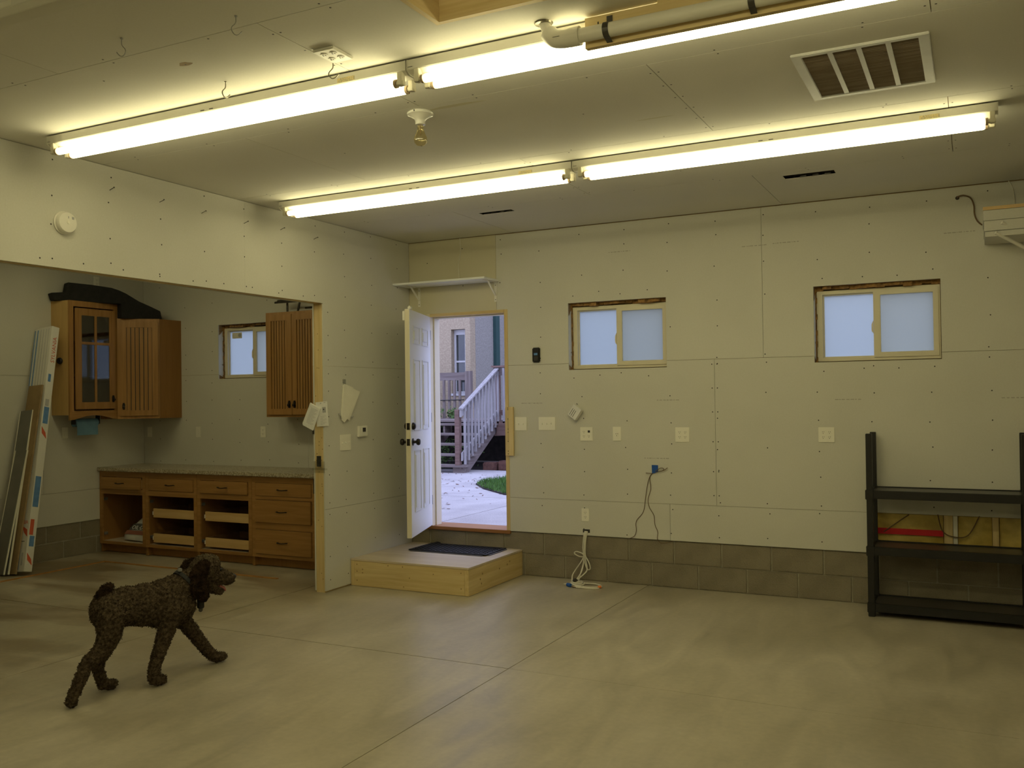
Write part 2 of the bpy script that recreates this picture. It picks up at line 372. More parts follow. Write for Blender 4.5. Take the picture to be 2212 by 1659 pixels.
# screws (too small to pick apart) and the faint factory print
pts = []
for k in range(-9, 19):
    x = 0.21 + 0.405 * k
    for z in (0.45, 0.66, 0.765, 0.99, 1.20, 1.42, 1.66, 1.88, 1.985, 2.2, 2.45, 2.72, 2.97, 3.10):
        xx = x + random.uniform(-0.012, 0.012); zz = z + random.uniform(-0.03, 0.03)
        if any(h[0] - 0.03 < xx < h[1] + 0.03 and h[2] - 0.03 < zz < h[3] + 0.03 for h in hol): continue
        if 4.2 < xx < 5.9 and zz < 0.72: continue
        if random.random() < 0.08 or -0.13 < xx < 0.02: continue
        pts.append((xx, 0.0002, zz))
for z in (2.56, 1.83):
    for wx in (1.75, 2.0, 2.2, 2.45, 3.9, 4.2, 4.45, 4.7): pts.append((wx, 0.0002, z + random.uniform(-.02, .02)))
for x in (3.025, ):
    for z in (0.8, 1.0, 1.25, 1.5, 1.7, 1.9): pts += [(x - 0.022, 0.0002, z), (x + 0.022, 0.0002, z)]
bm = nb(); dots(bm, pts, (0, -1, 0)); stuff(obj('drywall_screws', bm, 'screw_dark', wall_back))
bm = nb()
for x0, z in ((1.22, 1.585), (2.52, 1.60), (3.98, 1.59), (5.14, 1.59), (2.1, 2.91), (3.27, 2.86), (3.52, 2.865), (4.78, 2.83), (2.4, 1.1)):
    x = x0
    while x < x0 + 0.2:
        w = random.uniform(0.006, 0.03); box(bm, x, x + w, -0.0003, 0.0004, z, z + 0.007); x += w + random.uniform(0.004, 0.012)
stuff(obj('drywall_print', bm, 'print_grey', wall_back))
# missing strip of drywall: insulation between studs, seen under the black shelves
bm = nb(); box(bm, 4.2, 5.92, 0.10, 0.16, 0.405, 0.715); obj('cavity_back', bm, 'sheathing', wall_back)
for i, (x0, x1) in enumerate(((4.23, 4.735), (4.835, 5.06), (5.11, 5.5), (5.56, 5.9))):
    bm = nb(); nx = 14; nz = 8; V = [[bm.verts.new((x0 + (x1 - x0) * a / nx, 0.022 + 0.02 * (abs(a / nx - .5) ** 2) * 4 - 0.012 * noise.noise((x0 + a * .37, b * .41, i)), 0.406 + 0.304 * b / nz)) for b in range(nz + 1)] for a in range(nx + 1)]
    for a in range(nx):
        for b in range(nz): bm.faces.new((V[a][b], V[a + 1][b], V[a + 1][b + 1], V[a][b + 1]))
    e = bmesh.ops.extrude_face_region(bm, geom=bm.faces[:]); bmesh.ops.translate(bm, verts=[v for v in e['geom'] if isinstance(v, bmesh.types.BMVert)], vec=(0, 0.05, 0))
    obj('insulation_batt', bm, 'insulation', wall_back, smooth=True)
for x0, x1, m in ((4.74, 4.80, 'pine_z'), (4.803, 4.832, 'white_plastic'), (5.063, 5.105, 'pine_z'), (5.505, 5.555, 'pine_z')):
    pbox('stud', m, wall_back, x0, x1, 0.016, 0.10, 0.405, 0.712)
pbox('red_tape_strip', 'red_tape', wall_back, 4.23, 4.735, 0.004, 0.008, 0.555, 0.60)
bm = nb(); tube(bm, [(4.32, 0.0, 0.57), (4.42, 0.0, 0.65), (4.50, 0.0, 0.71)], 0.004); tube(bm, [(4.70, 0.0, 0.72), (4.73, -0.005, 0.60), (4.80, -0.01, 0.56), (4.9, -0.01, 0.575), (4.98, 0.0, 0.72)], 0.004)
obj('wall_wire', bm, 'cable_brown', wall_back)
# ---- left wall: pine core (stud end faces the bay opening), drywall both sides, header over the opening
OY = -1.34; HZ = 2.478; OE = -6.4
bm = nb(); slab(bm, 'x', -0.103, -0.0127, FY, 0.0, 0.0, H, [(OE, OY, 0.0, HZ)])
wall_left = structure(obj('wall_left', bm, 'pine_z'))
for a0, a1 in ((-0.0125, 0.0), (-0.116, -0.1035)):
    for v0, v1 in ((0.012, 0.708), (0.708, 1.936)): sheet(wall_left, 'x', a0, a1, OY - 0.004, 0.0, v0, v1)
    sheet(wall_left, 'x', a0, a1, -2.28, -0.001, 1.936, H - 0.003, [(OE, OY - .004, 0, HZ - .004)], gp=0.0004)
    for u0, u1 in ((-4.72, -2.28), (OE, -4.72)): sheet(wall_left, 'x', a0, a1, u0, u1, HZ - 0.004, H - 0.003, gp=0.0004)
    sheet(wall_left, 'x', a0, a1, FY, OE, 0.012, H - 0.003)
pts = []
for k in range(12):
    y = -0.22 - 0.41 * k
    for z in (2.53, 2.72, 2.92, 3.12):
        if random.random() < 0.9: pts.append((-0.0002, y + random.uniform(-.015, .015), z + random.uniform(-.03, .03)))
    if k < 3:
        for z in (0.1, 0.35, 0.64, 0.77, 1.0, 1.3, 1.6, 1.87, 1.99, 2.25): pts.append((-0.0002, y + random.uniform(-.012, .012), z + random.uniform(-.03, .03)))
for z in (0.1, 0.3, .66, .76, 1.0, 1.25, 1.5, 1.72, 1.87, 1.99, 2.2, 2.4): pts.append((-0.0002, -1.28, z))
for y in [-1.6 - 0.3 * k for k in range(15)]: pts.append((-0.0002, y, 2.515 + random.uniform(-.01, .01)))
bm = nb(); dots(bm, pts, (1, 0, 0)); stuff(obj('drywall_screws', bm, 'screw_dark', wall_left))
bm = nb()
for y, z, L_ in ((-0.38, 1.075, 0.035), (-0.40, 2.26, 0.02), (-0.62, 0.12, 0.05)): tube(bm, [(0.0006, y, z), (0.0006, y + L_ / 2, z + .008), (0.0006, y + L_, z + .002)], 0.002, 5)
obj('scuff', bm, 'seam_dark', wall_left)
# knots on the exposed stud
bm = nb(); dots(bm, [(-0.058 + random.uniform(-.035, .035), OY + 0.0002, random.uniform(0.1, 2.3)) for _ in range(26)], (0, -1, 0), 0.005); stuff(obj('stud_knots', bm, 'hardboard', wall_left))
# ---- side bay far wall
bm = nb(); slab(bm, 'x', AX - 0.16, AX - 0.013, FY, 0.0, 0.0, H)
wall_bay = structure(obj('wall_side', bm, 'mortar'))
for u0, u1, v0, v1 in ((-2.44, 0, 0.362, 0.70), (-4.88, -2.44, 0.362, 0.70), (-7.4, -4.88, 0.362, 0.70), (-1.30, 0, 0.70, 1.935), (-3.74, -1.30, 0.70, 1.935), (-7.4, -3.74, 0.70, 1.935), (-2.44, 0, 1.935, H), (-4.88, -2.44, 1.935, H), (-7.4, -4.88, 1.935, H), (FY, -7.4, 0.362, H)):
    sheet(wall_bay, 'x', AX - 0.0125, AX, u0, u1, v0, v1)
bm = nb(); box(bm, AX - 0.05, AX - 0.008, 0, 0.398, 0, 0.168); blk2 = obj('concrete_block', bm, 'block', wall_bay, bevel=0.004); first = True
for zc, ph in ((0.188, -0.85), (0.006, -0.645)):
    for k in range(-8, 3):
        y = ph + 0.408 * k
        if y > -0.3: continue
        if first: blk2.location = (0, y, zc); first = False; continue
        share('concrete_block', blk2, wall_bay, (0, y, zc))
# ---- right wall and the wall behind the camera
for nm, a in (('wall_right', ('x', RX, RX + 0.15, FY, 0.0, 0.0, H)), ('wall_front', ('y', FY - 0.15, FY, AX - .15, RX + .15, 0.0, H))):
    bm = nb(); slab(bm, *a); structure(obj(nm, bm, 'drywall'))
# ---- ceiling sheets with slots and attic hatch
HATCH = (3.05, 3.80, -5.20, -4.42); HATCH_HOLE = (3.031, 3.819, -5.219, -4.401); SL1 = (1.316, 1.618, -0.950, -0.875); SL2 = (3.786, 4.13, -0.995, -0.885)
bm = nb(); slab(bm, 'z', H + 0.013, H + 0.10, AX - 0.15, RX + 0.15, FY - 0.15, 0.16, [(h_[0] - .03, h_[1] + .03, h_[2] - .03, h_[3] + .03) for h_ in (HATCH, SL1, SL2)])
ceiling = structure(obj('ceiling', bm, 'sheathing'))
for v0, v1, xs in ((-1.12, 0.0, (-0.06, 1.16, 3.6, 6.04, RX)), (-2.342, -1.12, (-0.06, 2.385, 4.87, RX)), (-3.546, -2.342, (-0.06, 1.2, 3.64, 6.08, RX)), (-4.765, -3.546, (-0.06, 2.40, 4.84, RX)), (-5.98, -4.765, (-0.06, 1.2, 3.64, 6.08, RX)), (-7.2, -5.98, (-0.06, 2.4, 4.84, RX)), (FY, -7.2, (-0.06, 3.64, RX))):
    for u0, u1 in zip(xs[:-1], xs[1:]): sheet(ceiling, 'z', H, H + 0.0125, u0, u1, v0, v1, [HATCH_HOLE, SL1, SL2], 'ceiling_paper', 'ceiling_panel', 0.0018)
for v0, v1 in ((-2.44, 0), (-4.88, -2.44), (-7.3, -4.88), (FY, -7.3)): sheet(ceiling, 'z', H, H + 0.0125, AX, -0.11, v0, v1, (), 'ceiling_paper', 'ceiling_panel')
pts = []
for v in (-1.12, -2.342, -3.546, -4.765):
    for k in range(12):
        for d in (-0.025, 0.025):
            if random.random() < 0.8: pts.append((0.3 + 0.61 * k + random.uniform(-.02, .02), v + d, H + .0002))
for u, v0, v1 in ((2.385, -2.342, -1.12), (4.87, -2.342, -1.12), (3.64, -3.546, -2.342), (2.40, -4.765, -3.546), (4.84, -4.765, -3.546)):
    for k in range(6):
        for d in (-0.02, 0.02): pts.append((u + d, v0 + 0.12 + (v1 - v0 - .2) * k / 5, H + .0002))
for x, y in ((0.9, -5.0), (1.3, -4.6), (1.8, -4.57), (2.0, -2.9), (3.1, -3.0), (2.9, -1.6), (3.2, -1.5), (5.2, -3.2), (5.2, -2.9), (1.5, -3.0)): pts.append((x, y, H + .0002))
bm = nb(); dots(bm, pts, (0, 0, -1), 0.005); stuff(obj('ceiling_screws', bm, 'screw_dark', ceiling))
# patches left by earlier fittings
for x, y, rx_, ry_ in ((1.804, -4.576, 0.035, 0.02), (2.56, -3.47, 0.17, 0.018), (3.42, -2.74, 0.10, 0.006)):
    bm = nb(); R_ = [bm.verts.new((x + rx_ * math.cos(a) * (1 + .25 * math.sin(3 * a)), y + ry_ * math.sin(a), H - 0.0004)) for a in [i * math.pi / 8 for i in range(16)]]
    bm.faces.new(R_); e = bmesh.ops.extrude_face_region(bm, geom=bm.faces[:]); bmesh.ops.translate(bm, verts=[v for v in e['geom'] if isinstance(v, bmesh.types.BMVert)], vec=(0, 0, 0.0006))
    obj('ceiling_stain', bm, 'hardboard' if rx_ < 0.1 else 'drywall_tan', ceiling)
# attic hatch lining, closed above
for b in ((HATCH[0] - .018, HATCH[0] + .006, HATCH[2] - .018, HATCH[3] + .018, H - .004, H + .30), (HATCH[1] - .006, HATCH[1] + .018, HATCH[2] - .018, HATCH[3] + .018, H - .004, H + .30)): pbox('hatch_lining', 'pine_y', ceiling, *b)
for b in ((HATCH[0] + .007, HATCH[1] - .007, HATCH[2] - .018, HATCH[2] + .006, H - .004, H + .30), (HATCH[0] + .007, HATCH[1] - .007, HATCH[3] - .006, HATCH[3] + .018, H - .004, H + .30)): pbox('hatch_lining', 'pine_x', ceiling, *b)
pbox('hatch_cover', 'hardboard', ceiling, HATCH[0] - .03, HATCH[1] + .03, HATCH[2] - .03, HATCH[3] + .03, H + .30, H + .33)
for s in (SL1, SL2):
    bm = nb(); slab(bm, 'z', H + .16, H + .165, s[0] - .01, s[1] + .01, s[2] - .01, s[3] + .01)
    for b in ((s[0] - .008, s[0], s[2], s[3]), (s[1], s[1] + .008, s[2], s[3]), (s[0], s[1], s[2] - .008, s[2]), (s[0], s[1], s[3], s[3] + .008)): box(bm, *b, H + .002, H + .165)
    for t in (0.3, 0.55, 0.78): box(bm, s[0] + (s[1] - s[0]) * t, s[0] + (s[1] - s[0]) * (t + .12), s[3] - .012, s[3] - .004, H + .0, H + .04)
    obj('duct_slot', bm, 'dark_steel', ceiling)
# ================================================================ WINDOWS AND DOOR
def window(n, label):
    x0, x1, z0, z1 = WIN[n]
    w = bpy.data.objects.new('window_%d' % n, None); C.objects.link(w); w.location = ((x0 + x1) / 2, 0.1, z0); structure(w, label)
    a, b, c, d = x0 + 0.012, x1 - 0.006, z0 + 0.008, z1 - 0.034
    bm = nb(); slab(bm, 'y', 0.082, 0.145, a, b, c, d, [(a + 0.045, b - 0.03, c + 0.03, d - 0.03)]); obj('window_frame', bm, 'vinyl_frame', w, bevel=0.002)
    xm = (a + b) / 2 + 0.005
    bm = nb(); slab(bm, 'y', 0.072, 0.105, xm - 0.03, b - 0.012, c + 0.022, d - 0.016, [(xm + 0.022, b - 0.05, c + 0.062, d - 0.055)]); obj('sliding_sash', bm, 'vinyl_frame', w, bevel=0.002)
    bm = nb(); slab(bm, 'y', 0.108, 0.135, a + 0.04, xm + 0.01, c + 0.028, d - 0.028, [(a + 0.055, xm - 0.012, c + 0.038, d - 0.040)]); obj('fixed_sash', bm, 'vinyl_frame', w)
    for nm, q in (('pane', (a + 0.05, xm - 0.01, 0.12)), ('pane', (xm + 0.018, b - 0.045, 0.088))):
        bm = nb(); v = [bm.verts.new(p) for p in ((q[0], q[2], c + 0.032), (q[1], q[2], c + 0.032), (q[1], q[2], d - 0.034), (q[0], q[2], d - 0.034))]; bm.faces.new(v); obj(nm, bm, 'frosted_glass', w)
    bm = nb(); v = [bm.verts.new(p) for p in ((xm, 0.148, c + 0.02), (b - 0.03, 0.148, c + 0.02), (b - 0.03, 0.148, d - 0.02), (xm, 0.148, d - 0.02))]; bm.faces.new(v); obj('insect_screen', bm, 'insect_screen', w)
    bm = nb(); prism(bm, [(xm - 0.032, 0.072, c + 0.21), (xm - 0.045, 0.072, c + 0.23), (xm - 0.045, 0.072, c + 0.28), (xm - 0.032, 0.072, c + 0.31)], (0, 0.015, 0)); obj('latch', bm, 'vinyl_frame', w)
    bm = nb(); slab(bm, 'y', 0.112, 0.155, x0, x1, z0, z1, [(a + .02, b - .015, c + .015, d - .015)]); obj('rough_filler', bm, 'sheathing', w)
    # bare rough opening: house wrap on the side reveal, spray foam round the frame
    bm = nb()
    prism(bm, [(x0 + 0.0015, 0.002, z0 + 0.05), (x0 + 0.0015, 0.07, z0 + 0.02), (x0 + 0.0015, 0.07, z1 - 0.06), (x0 + 0.0015, 0.003, z1 - 0.12)], (0.002, 0, 0)); obj('house_wrap', bm, 'housewrap', w)
    bm = nb(); zz = z0
    for k in range(14):
        h_ = (z1 - z0) / 14; box(bm, x0, x0 + 0.012 + random.uniform(-.004, .006), 0.070 + random.uniform(-.008, .004), 0.10, z0 + k * h_, z0 + (k + 1) * h_)
    for k in range(14):
        h_ = (x1 - x0) / 14; box(bm, x0 + k * h_, x0 + (k + 1) * h_, 0.05 + random.uniform(-.02, .03), 0.10, z1 - 0.030 + random.uniform(-.006, .01), z1)
    obj('spray_foam', bm, 'foam_orange', w)
    return w
window(1, 'frosted sliding window between the black keypad and the drywall seam')
window(2, 'frosted sliding window above the black shelving unit')
w3 = window(3, 'frosted sliding window in the side bay beside the wall cabinet')
pbox('glass_sticker', 'paper', w3, WIN[3][0] + 0.10, WIN[3][0] + 0.24, 0.112, 0.116, WIN[3][3] - 0.15, WIN[3][3] - 0.085)
bm = nb(); cyl(bm, (WIN[3][0] + 0.21, 0.111, WIN[3][3] - 0.115), (WIN[3][0] + 0.21, 0.112, WIN[3][3] - 0.115), 0.022, n=20); obj('sticker_mark', bm, 'ink_grey', w3)

# door frame
tr = bpy.data.objects.new('trim_1', None); C.objects.link(tr); tr.location = (0.64, 0.05, 0.405); structure(tr, 'unpainted door frame round the open doorway')
for b, m, nm in (((0.2, 0.236, -0.004, 0.155, 0.405, 2.468), 'vinyl_frame', 'jamb'), ((1.050, 1.087, -0.004, 0.155, 0.405, 2.468), 'pine_z', 'jamb'), ((0.236, 1.050, -0.004, 0.155, 2.438, 2.468), 'pine_x', 'head_jamb'),
             ((0.236, 0.248, 0.06, 0.155, 0.405, 2.438), 'vinyl_frame', 'door_stop'), ((1.038, 1.050, 0.06, 0.155, 0.405, 2.438), 'vinyl_frame', 'door_stop'), ((0.248, 1.038, 0.06, 0.155, 2.426, 2.438), 'vinyl_frame', 'door_stop'), ((0.18, 1.088, -0.014, 0.26, 0.376, 0.408), 'sill_oak', 'threshold')):
    pbox(nm, m, tr, *b, bevel=0.002)
# the leaf, open about seventy degrees
door = bpy.data.objects.new('door_1', None); C.objects.link(door); door.location = (0.243, -0.008, 0.416); door.rotation_euler = (0, 0, math.radians(-70.5)); structure(door, 'white six-panel door standing open with dark bronze knobs')
DW, DT, DH = 0.845, 0.044, 2.022
bm = nb(); box(bm, 0, DW, -DT, 0, 0, DH); leaf = obj('door_leaf', bm, 'white_paint', door, local=True, bevel=0.003)
for x0, x1 in ((0.125, 0.375), (0.47, 0.72)):
    for z0, z1 in ((0.21, 0.766), (0.94, 1.588), (1.72, 1.887)):
        for ys in (1, -1):
            bm = nb(); yb = 0.0 if ys > 0 else -DT
            slab(bm, 'y', yb, yb + ys * 0.006, x0, x1, z0, z1, [(x0 + 0.014, x1 - 0.014, z0 + 0.014, z1 - 0.014)])
            v = box(bm, x0 + 0.04, x1 - 0.04, yb, yb + ys * 0.007, z0 + 0.04, z1 - 0.04)
            obj('raised_panel', bm, 'white_paint', leaf, local=True, bevel=0.004)
pbox('edge_strip', 'vinyl_frame', leaf, DW - 0.0005, DW + 0.0015, -DT + 0.002, -0.002, 0.003, DH - 0.003, local=True)
def knob(z, dead):
    for s in (1, -1):
        bm = nb(); y = 0.0 if s > 0 else -DT
        if dead: lathe(bm, (0.775, y, z), (0, s, 0), [(0.032, 0), (0.033, 0.008), (0.028, 0.022), (0.018, 0.028), (0.002, 0.029)])
        else: lathe(bm, (0.775, y, z), (0, s, 0), [(0.033, 0), (0.033, 0.006), (0.013, 0.012), (0.012, 0.03), (0.026, 0.038), (0.031, 0.052), (0.024, 0.066), (0.002, 0.07)])
        obj('deadbolt' if dead else 'door_knob', bm, 'bronze', leaf, local=True, smooth=True)
    bm = nb(); box(bm, DW + 0.001, DW + 0.0035, -DT + 0.008, -0.008, z - 0.03, z + 0.03); box(bm, DW + 0.003, DW + 0.012, -DT + 0.016, -0.016, z - 0.012, z + 0.012); obj('latch_plate', bm, 'bronze', leaf, local=True)
knob(0.985, True); knob(0.845, False)
pbox('alarm_sensor', 'white_plastic', door, 0.80, 0.835, -DT - 0.022, -DT, DH - 0.10, DH - 0.015, bevel=0.003, local=True)
pbox('alarm_magnet', 'white_plastic', door, 0.72, 0.79, -0.03, -0.002, DH, DH + 0.035, bevel=0.008, local=True)
for z in (0.2, 1.0, 1.8):
    bm = nb(); cyl(bm, (-0.006, -0.002, z), (-0.006, -0.002, z + 0.09), 0.007, n=10); obj('hinge', bm, 'galvanised', door, local=True)

# ================================================================ CEILING THINGS
def strip_light(x0, x1, yc, label, lit=True, lx=None):
    lx = x1 - 0.38 if lx is None else lx
    t = thing('strip_light', label, 'light fixture', ((x0 + x1) / 2, yc, H), 0, 'ceiling strip lights')
    bm = nb()
    sec = [(-0.052, -0.007), (0.052, -0.007), (0.052, -0.052), (0.030, -0.068), (-0.030, -0.068), (-0.052, -0.052)]
    loft(bm, [[(x, yc + a, H + b) for a, b in sec] for x in (x0 + 0.003, x1 - 0.003)]); obj('housing', bm, 'fixture_enamel', t, bevel=0.002)
    for x in (x0, x1 - 0.004):
        bm = nb(); prism(bm, [(x, yc + a * 1.04, H + b * 1.02 - .0005) for a, b in sec], (0.004, 0, 0)); e = obj('end_plate', bm, 'fixture_enamel', t)
        bm = nb(); box(bm, x - .0004 if x > x0 else x + 0.0045, x + .0 if x > x0 else x + 0.03, yc - 0.0535, yc - 0.0525, H - 0.042, H - 0.040); obj('slot', bm, 'slot_dark', e)
    for x in ((x0 + x1) / 2 - 0.03, (x0 + x1) / 2 + 0.03): pbox('knockout', 'slot_dark', t, x, x + 0.025, yc - 0.0535, yc - 0.0515, H - 0.045, H - 0.041)
    pbox('label_sticker', 'label_yellow' if lit else 'paper', t, lx, lx + 0.10, yc - 0.0528, yc - 0.0515, H - 0.047, H - 0.026)
    pbox('hanger_strip', 'slot_dark', t, x0 + 0.05, x1 - 0.05, yc - 0.03, yc + 0.03, H - 0.007, H - 0.0005)
    if not lit: return t
    zt = H - 0.103; ta, tb = x0 + 0.088, x1 - 0.062
    for s in (-0.045, 0.045):
        bm = nb(); lathe(bm, (ta, yc + s, zt), (1, 0, 0), [(0.012, 0.0), (0.0185, 0.006), (0.019, 0.02), (0.019, tb - ta - 0.02), (0.0185, tb - ta - 0.006), (0.012, tb - ta)], 16); obj('tube_lamp', bm, 'tube_glow', t, smooth=True)
        for xe, d in ((ta, -1), (tb, 1)):
            bm = nb(); box(bm, xe + d * 0.022, xe + d * 0.046, yc + s - 0.016, yc + s + 0.016, zt - 0.012, H - 0.055)
            cyl(bm, (xe + d * 0.012, yc + s, zt), (xe + d * 0.05, yc + s, zt), 0.013, n=12)
            hd = obj('lamp_holder', bm, 'lampholder', t, bevel=0.002)
            bm = nb(); cyl(bm, (xe + d * 0.001, yc + s, zt), (xe + d * 0.013, yc + s, zt), 0.0195, n=14); obj('lamp_cap', bm, 'copper_stain', hd)
    return t
strip_light(0.27, 2.708, -4.095, 'lit double tube strip light below the small ceiling outlet and wire hook')
strip_light(2.716, 5.154, -4.095, 'lit double tube strip light half hidden by the white pipe and wooden board')
strip_light(0.222, 2.66, -2.09, 'lit double tube strip light between the bulb holder and the doorway')
strip_light(2.668, 5.106, -2.09, 'lit double tube strip light running past the return air grille')
strip_light(0.27, 2.708, -7.75, 'added unseen double tube strip light for fill at the end of the room away from the doorway')  # added behind the camera, out of view, to boost the fill light
strip_light(2.848, 5.286, -5.36, 'lit double tube strip light beside the attic hatch, end to end with the bare housing')
strip_light(-3.10, -0.66, -2.0, 'lit double tube strip light on the side bay ceiling')
strip_light(2.716, 5.154, -7.75, 'added unseen double tube strip light for fill far from the doorway, closer to the right wall')  # second unseen strip added behind the camera to brighten walls and header
strip_light(0.40, 2.84, -5.36, 'bare unlit strip light housing with a white label, no tubes', False, 1.70)

t = thing('bulb_holder', 'round porcelain lamp holder with a clear yellowed light bulb on the ceiling', 'ceiling lamp', (2.347, -3.457, H))
bm = nb(); lathe(bm, (2.347, -3.457, H - 0.0005), (0, 0, -1), [(0.068, 0), (0.072, 0.006), (0.069, 0.014), (0.055, 0.020), (0.032, 0.036), (0.027, 0.05), (0.027, 0.066), (0.020, 0.067)]); obj('holder_base', bm, 'porcelain', t, smooth=True)
bm = nb(); lathe(bm, (2.347, -3.457, H - 0.062), (0, 0, -1), [(0.014, 0), (0.016, 0.015), (0.017, 0.03), (0.024, 0.05), (0.034, 0.072), (0.036, 0.085), (0.033, 0.100), (0.022, 0.113), (0.001, 0.119)], 24); obj('light_bulb', bm, 'bulb_glass', t, smooth=True)
bm = nb(); cyl(bm, (2.347, -3.457, H - 0.07), (2.347, -3.457, H - 0.115), 0.004, 0.003, 8); tube(bm, [(2.335, -3.457, H - .112), (2.347, -3.457, H - .122), (2.359, -3.457, H - .112)], 0.001, 5); obj('filament_stem', bm, 'copper_stain', t)
bm = nb(); box(bm, 2.351, 2.356, -3.53, -3.50, H - 0.012, H - 0.004); obj('base_slot', bm, 'slot_dark', t)

t = thing('air_grille', 'large white return air grille with brown filter in the ceiling', 'vent', (4.537, -2.997, H))
g0, g1, g2, g3 = 4.25, 4.825, -3.345, -2.65
bm = nb(); slab(bm, 'z', H - 0.012, H - 0.0005, g0, g1, g2, g3, [(g0 + 0.045, g1 - 0.045, g2 + 0.035, g3 - 0.035)]); obj('grille_frame', bm, 'grille_white', t, bevel=0.003)
for k in (1, 2, 3):
    x = g0 + 0.045 + (g1 - g0 - 0.09) * k / 4; pbox('grille_bar', 'grille_white', t, x - 0.011, x + 0.011, g2 + 0.034, g3 - 0.034, H - 0.010, H - 0.003)
pbox('filter', 'grille_dark', t, g0 + 0.045, g1 - 0.045, g2 + 0.035, g3 - 0.035, H - 0.0018, H - 0.0006)
bm = nb(); n_ = 34
for k in range(n_):
    y = g2 + 0.045 + (g3 - g2 - 0.09) * k / (n_ - 1); box(bm, g0 + 0.045, g1 - 0.045, y - 0.004, y - 0.002, H - 0.008, H - 0.002)
stuff(obj('louvres', bm, 'grille_dark', t))

t = thing('ceiling_outlet', 'square white outlet plate with four sockets on the ceiling', 'outlet', (2.468, -4.36, H))
pbox('cover_plate', 'white_plastic', t, 2.412, 2.526, -4.434, -4.286, H - 0.014, H - 0.0005, bevel=0.004)
def socket_face(bm, cx, cy, ax):   # slots of one receptacle, in the plane of the plate
    for dx in (-0.006, 0.006): ax(bm, cx + dx - 0.0012, cx + dx + 0.0012, cy - 0.001, cy + 0.007)
    ax(bm, cx - 0.0025, cx + 0.0025, cy - 0.011, cy - 0.007)
for cx in (2.444, 2.494):
    for cy in (-4.39, -4.335):
        bm = nb(); cyl(bm, (cx, cy, H - 0.0135), (cx, cy, H - 0.017), 0.016, n=14); s_ = obj('socket', bm, 'white_plastic', t)
        bm = nb(); socket_face(bm, cx, cy, lambda b, a0, a1, b0, b1: box(b, a0 - .001, a1 + .001, b0, b1, H - 0.0175, H - 0.0165)); obj('slots', bm, 'slot_dark', s_)

def hook(x, y, rz, label, m='hook_wire', tr=0.0028):
    bm = nb(); r = 0.022; c, s = math.cos(rz), math.sin(rz)
    P = [(0, 0, 0.0), (0, 0, -0.025), (-0.006, 0, -0.036), (-0.018, 0, -0.05), (-0.018, 0, -0.064), (-0.006, 0, -0.076), (0.010, 0, -0.073), (0.026, 0, -0.056)]
    tube(bm, [(x + a * c, y + a * s, H - 0.001 + z) for a, b, z in P], tr, 8); cyl(bm, (x, y, H - 0.0005), (x, y, H - 0.005), 0.006, n=10)
    tag(obj('ceiling_hook', bm, m, smooth=True), label, 'hook', 'ceiling hooks')
hook(2.405, -4.278, 0.45, 'bent wire ceiling hook at the corner of the ceiling outlet')
hook(1.795, -4.317, 1.5, 'wire ceiling hook over the middle of a lit strip light')
hook(1.802, -4.92, 3.3, 'thin shiny ceiling hook above the long ceiling seam, farther from the hatch', 'galvanised', 0.0019)
hook(2.379, -4.86, 1.3, 'thin ceiling hook above the long ceiling seam, closer to the hatch', 'galvanised', 0.0019)

t = thing('pipe_board', 'pine board fixed along the ceiling behind the white pipe', 'board', (4.9, -4.165, H))
pbox('board', 'pine_x', t, 3.598, 6.9, -4.192, -4.164, 3.044, 3.166)
for x in (3.9, 4.9, 5.9): pbox('spacer', 'pine_x', t, x, x + 0.08, -4.192, -4.164, 3.166, H - 0.0005)
bm = nb(); box(bm, 3.652, 3.658, -4.1926, -4.191, 3.125, 3.142); obj('nail_mark', bm, 'slot_dark', t)
t = thing('pvc_pipe', 'white plastic pipe strapped along the ceiling with an elbow at its end', 'pipe', (4.9, -4.215, H))
bm = nb(); cyl(bm, (3.50, -4.222, 3.088), (6.9, -4.222, 3.088), 0.0285, n=20); obj('pipe_run', bm, 'pvc', t, smooth=True)
bm = nb(); tube(bm, [(3.58, -4.222, 3.088), (3.52, -4.222, 3.088), (3.475, -4.220, 3.100), (3.445, -4.214, 3.134), (3.425, -4.207, H - .002)], lambda s: 0.036 if s < 0.72 else 0.022, 18, 5); el = obj('elbow', bm, 'pvc', t, smooth=True)
bm = nb(); cyl(bm, (3.545, -4.222, 3.088), (3.59, -4.222, 3.088), 0.0375, n=20); obj('coupling', bm, 'pvc', t, smooth=True)
bm = nb(); lathe(bm, (3.422, -4.206, H - .0005), (0, 0, -1), [(0.04, 0), (0.036, 0.006), (0.024, 0.008)], 18); obj('ceiling_collar', bm, 'hook_wire', t)
bm = nb(); box(bm, 3.485, 3.515, -4.2625, -4.258, 3.088, 3.088); obj('size_print', bm, 'ink', el)
for x in (3.705, 4.27, 5.2):
    bm = nb(); rings = []
    for k in range(15):
        a = math.pi * (0.5 + k / 14); rings.append([(x + dx, -4.222 + math.cos(a) * rr, 3.088 + math.sin(a) * rr) for dx, rr in ((-.012, .0295), (.012, .0295), (.012, .0315), (-.012, .0315))])
    rings = [[(x + dx, -4.195 - e, 3.155) for dx, e in ((-.012, 0), (.012, 0), (.012, .002), (-.012, .002))], [(x + dx, -4.195 - e, 3.118) for dx, e in ((-.012, 0), (.012, 0), (.012, .002), (-.012, .002))]] + rings + [[(x + dx, -4.195 - e, 3.048) for dx, e in ((-.012, 0), (.012, 0), (.012, .002), (-.012, .002))]]
    loft(bm, rings); obj('strap', bm, 'dark_steel', t)

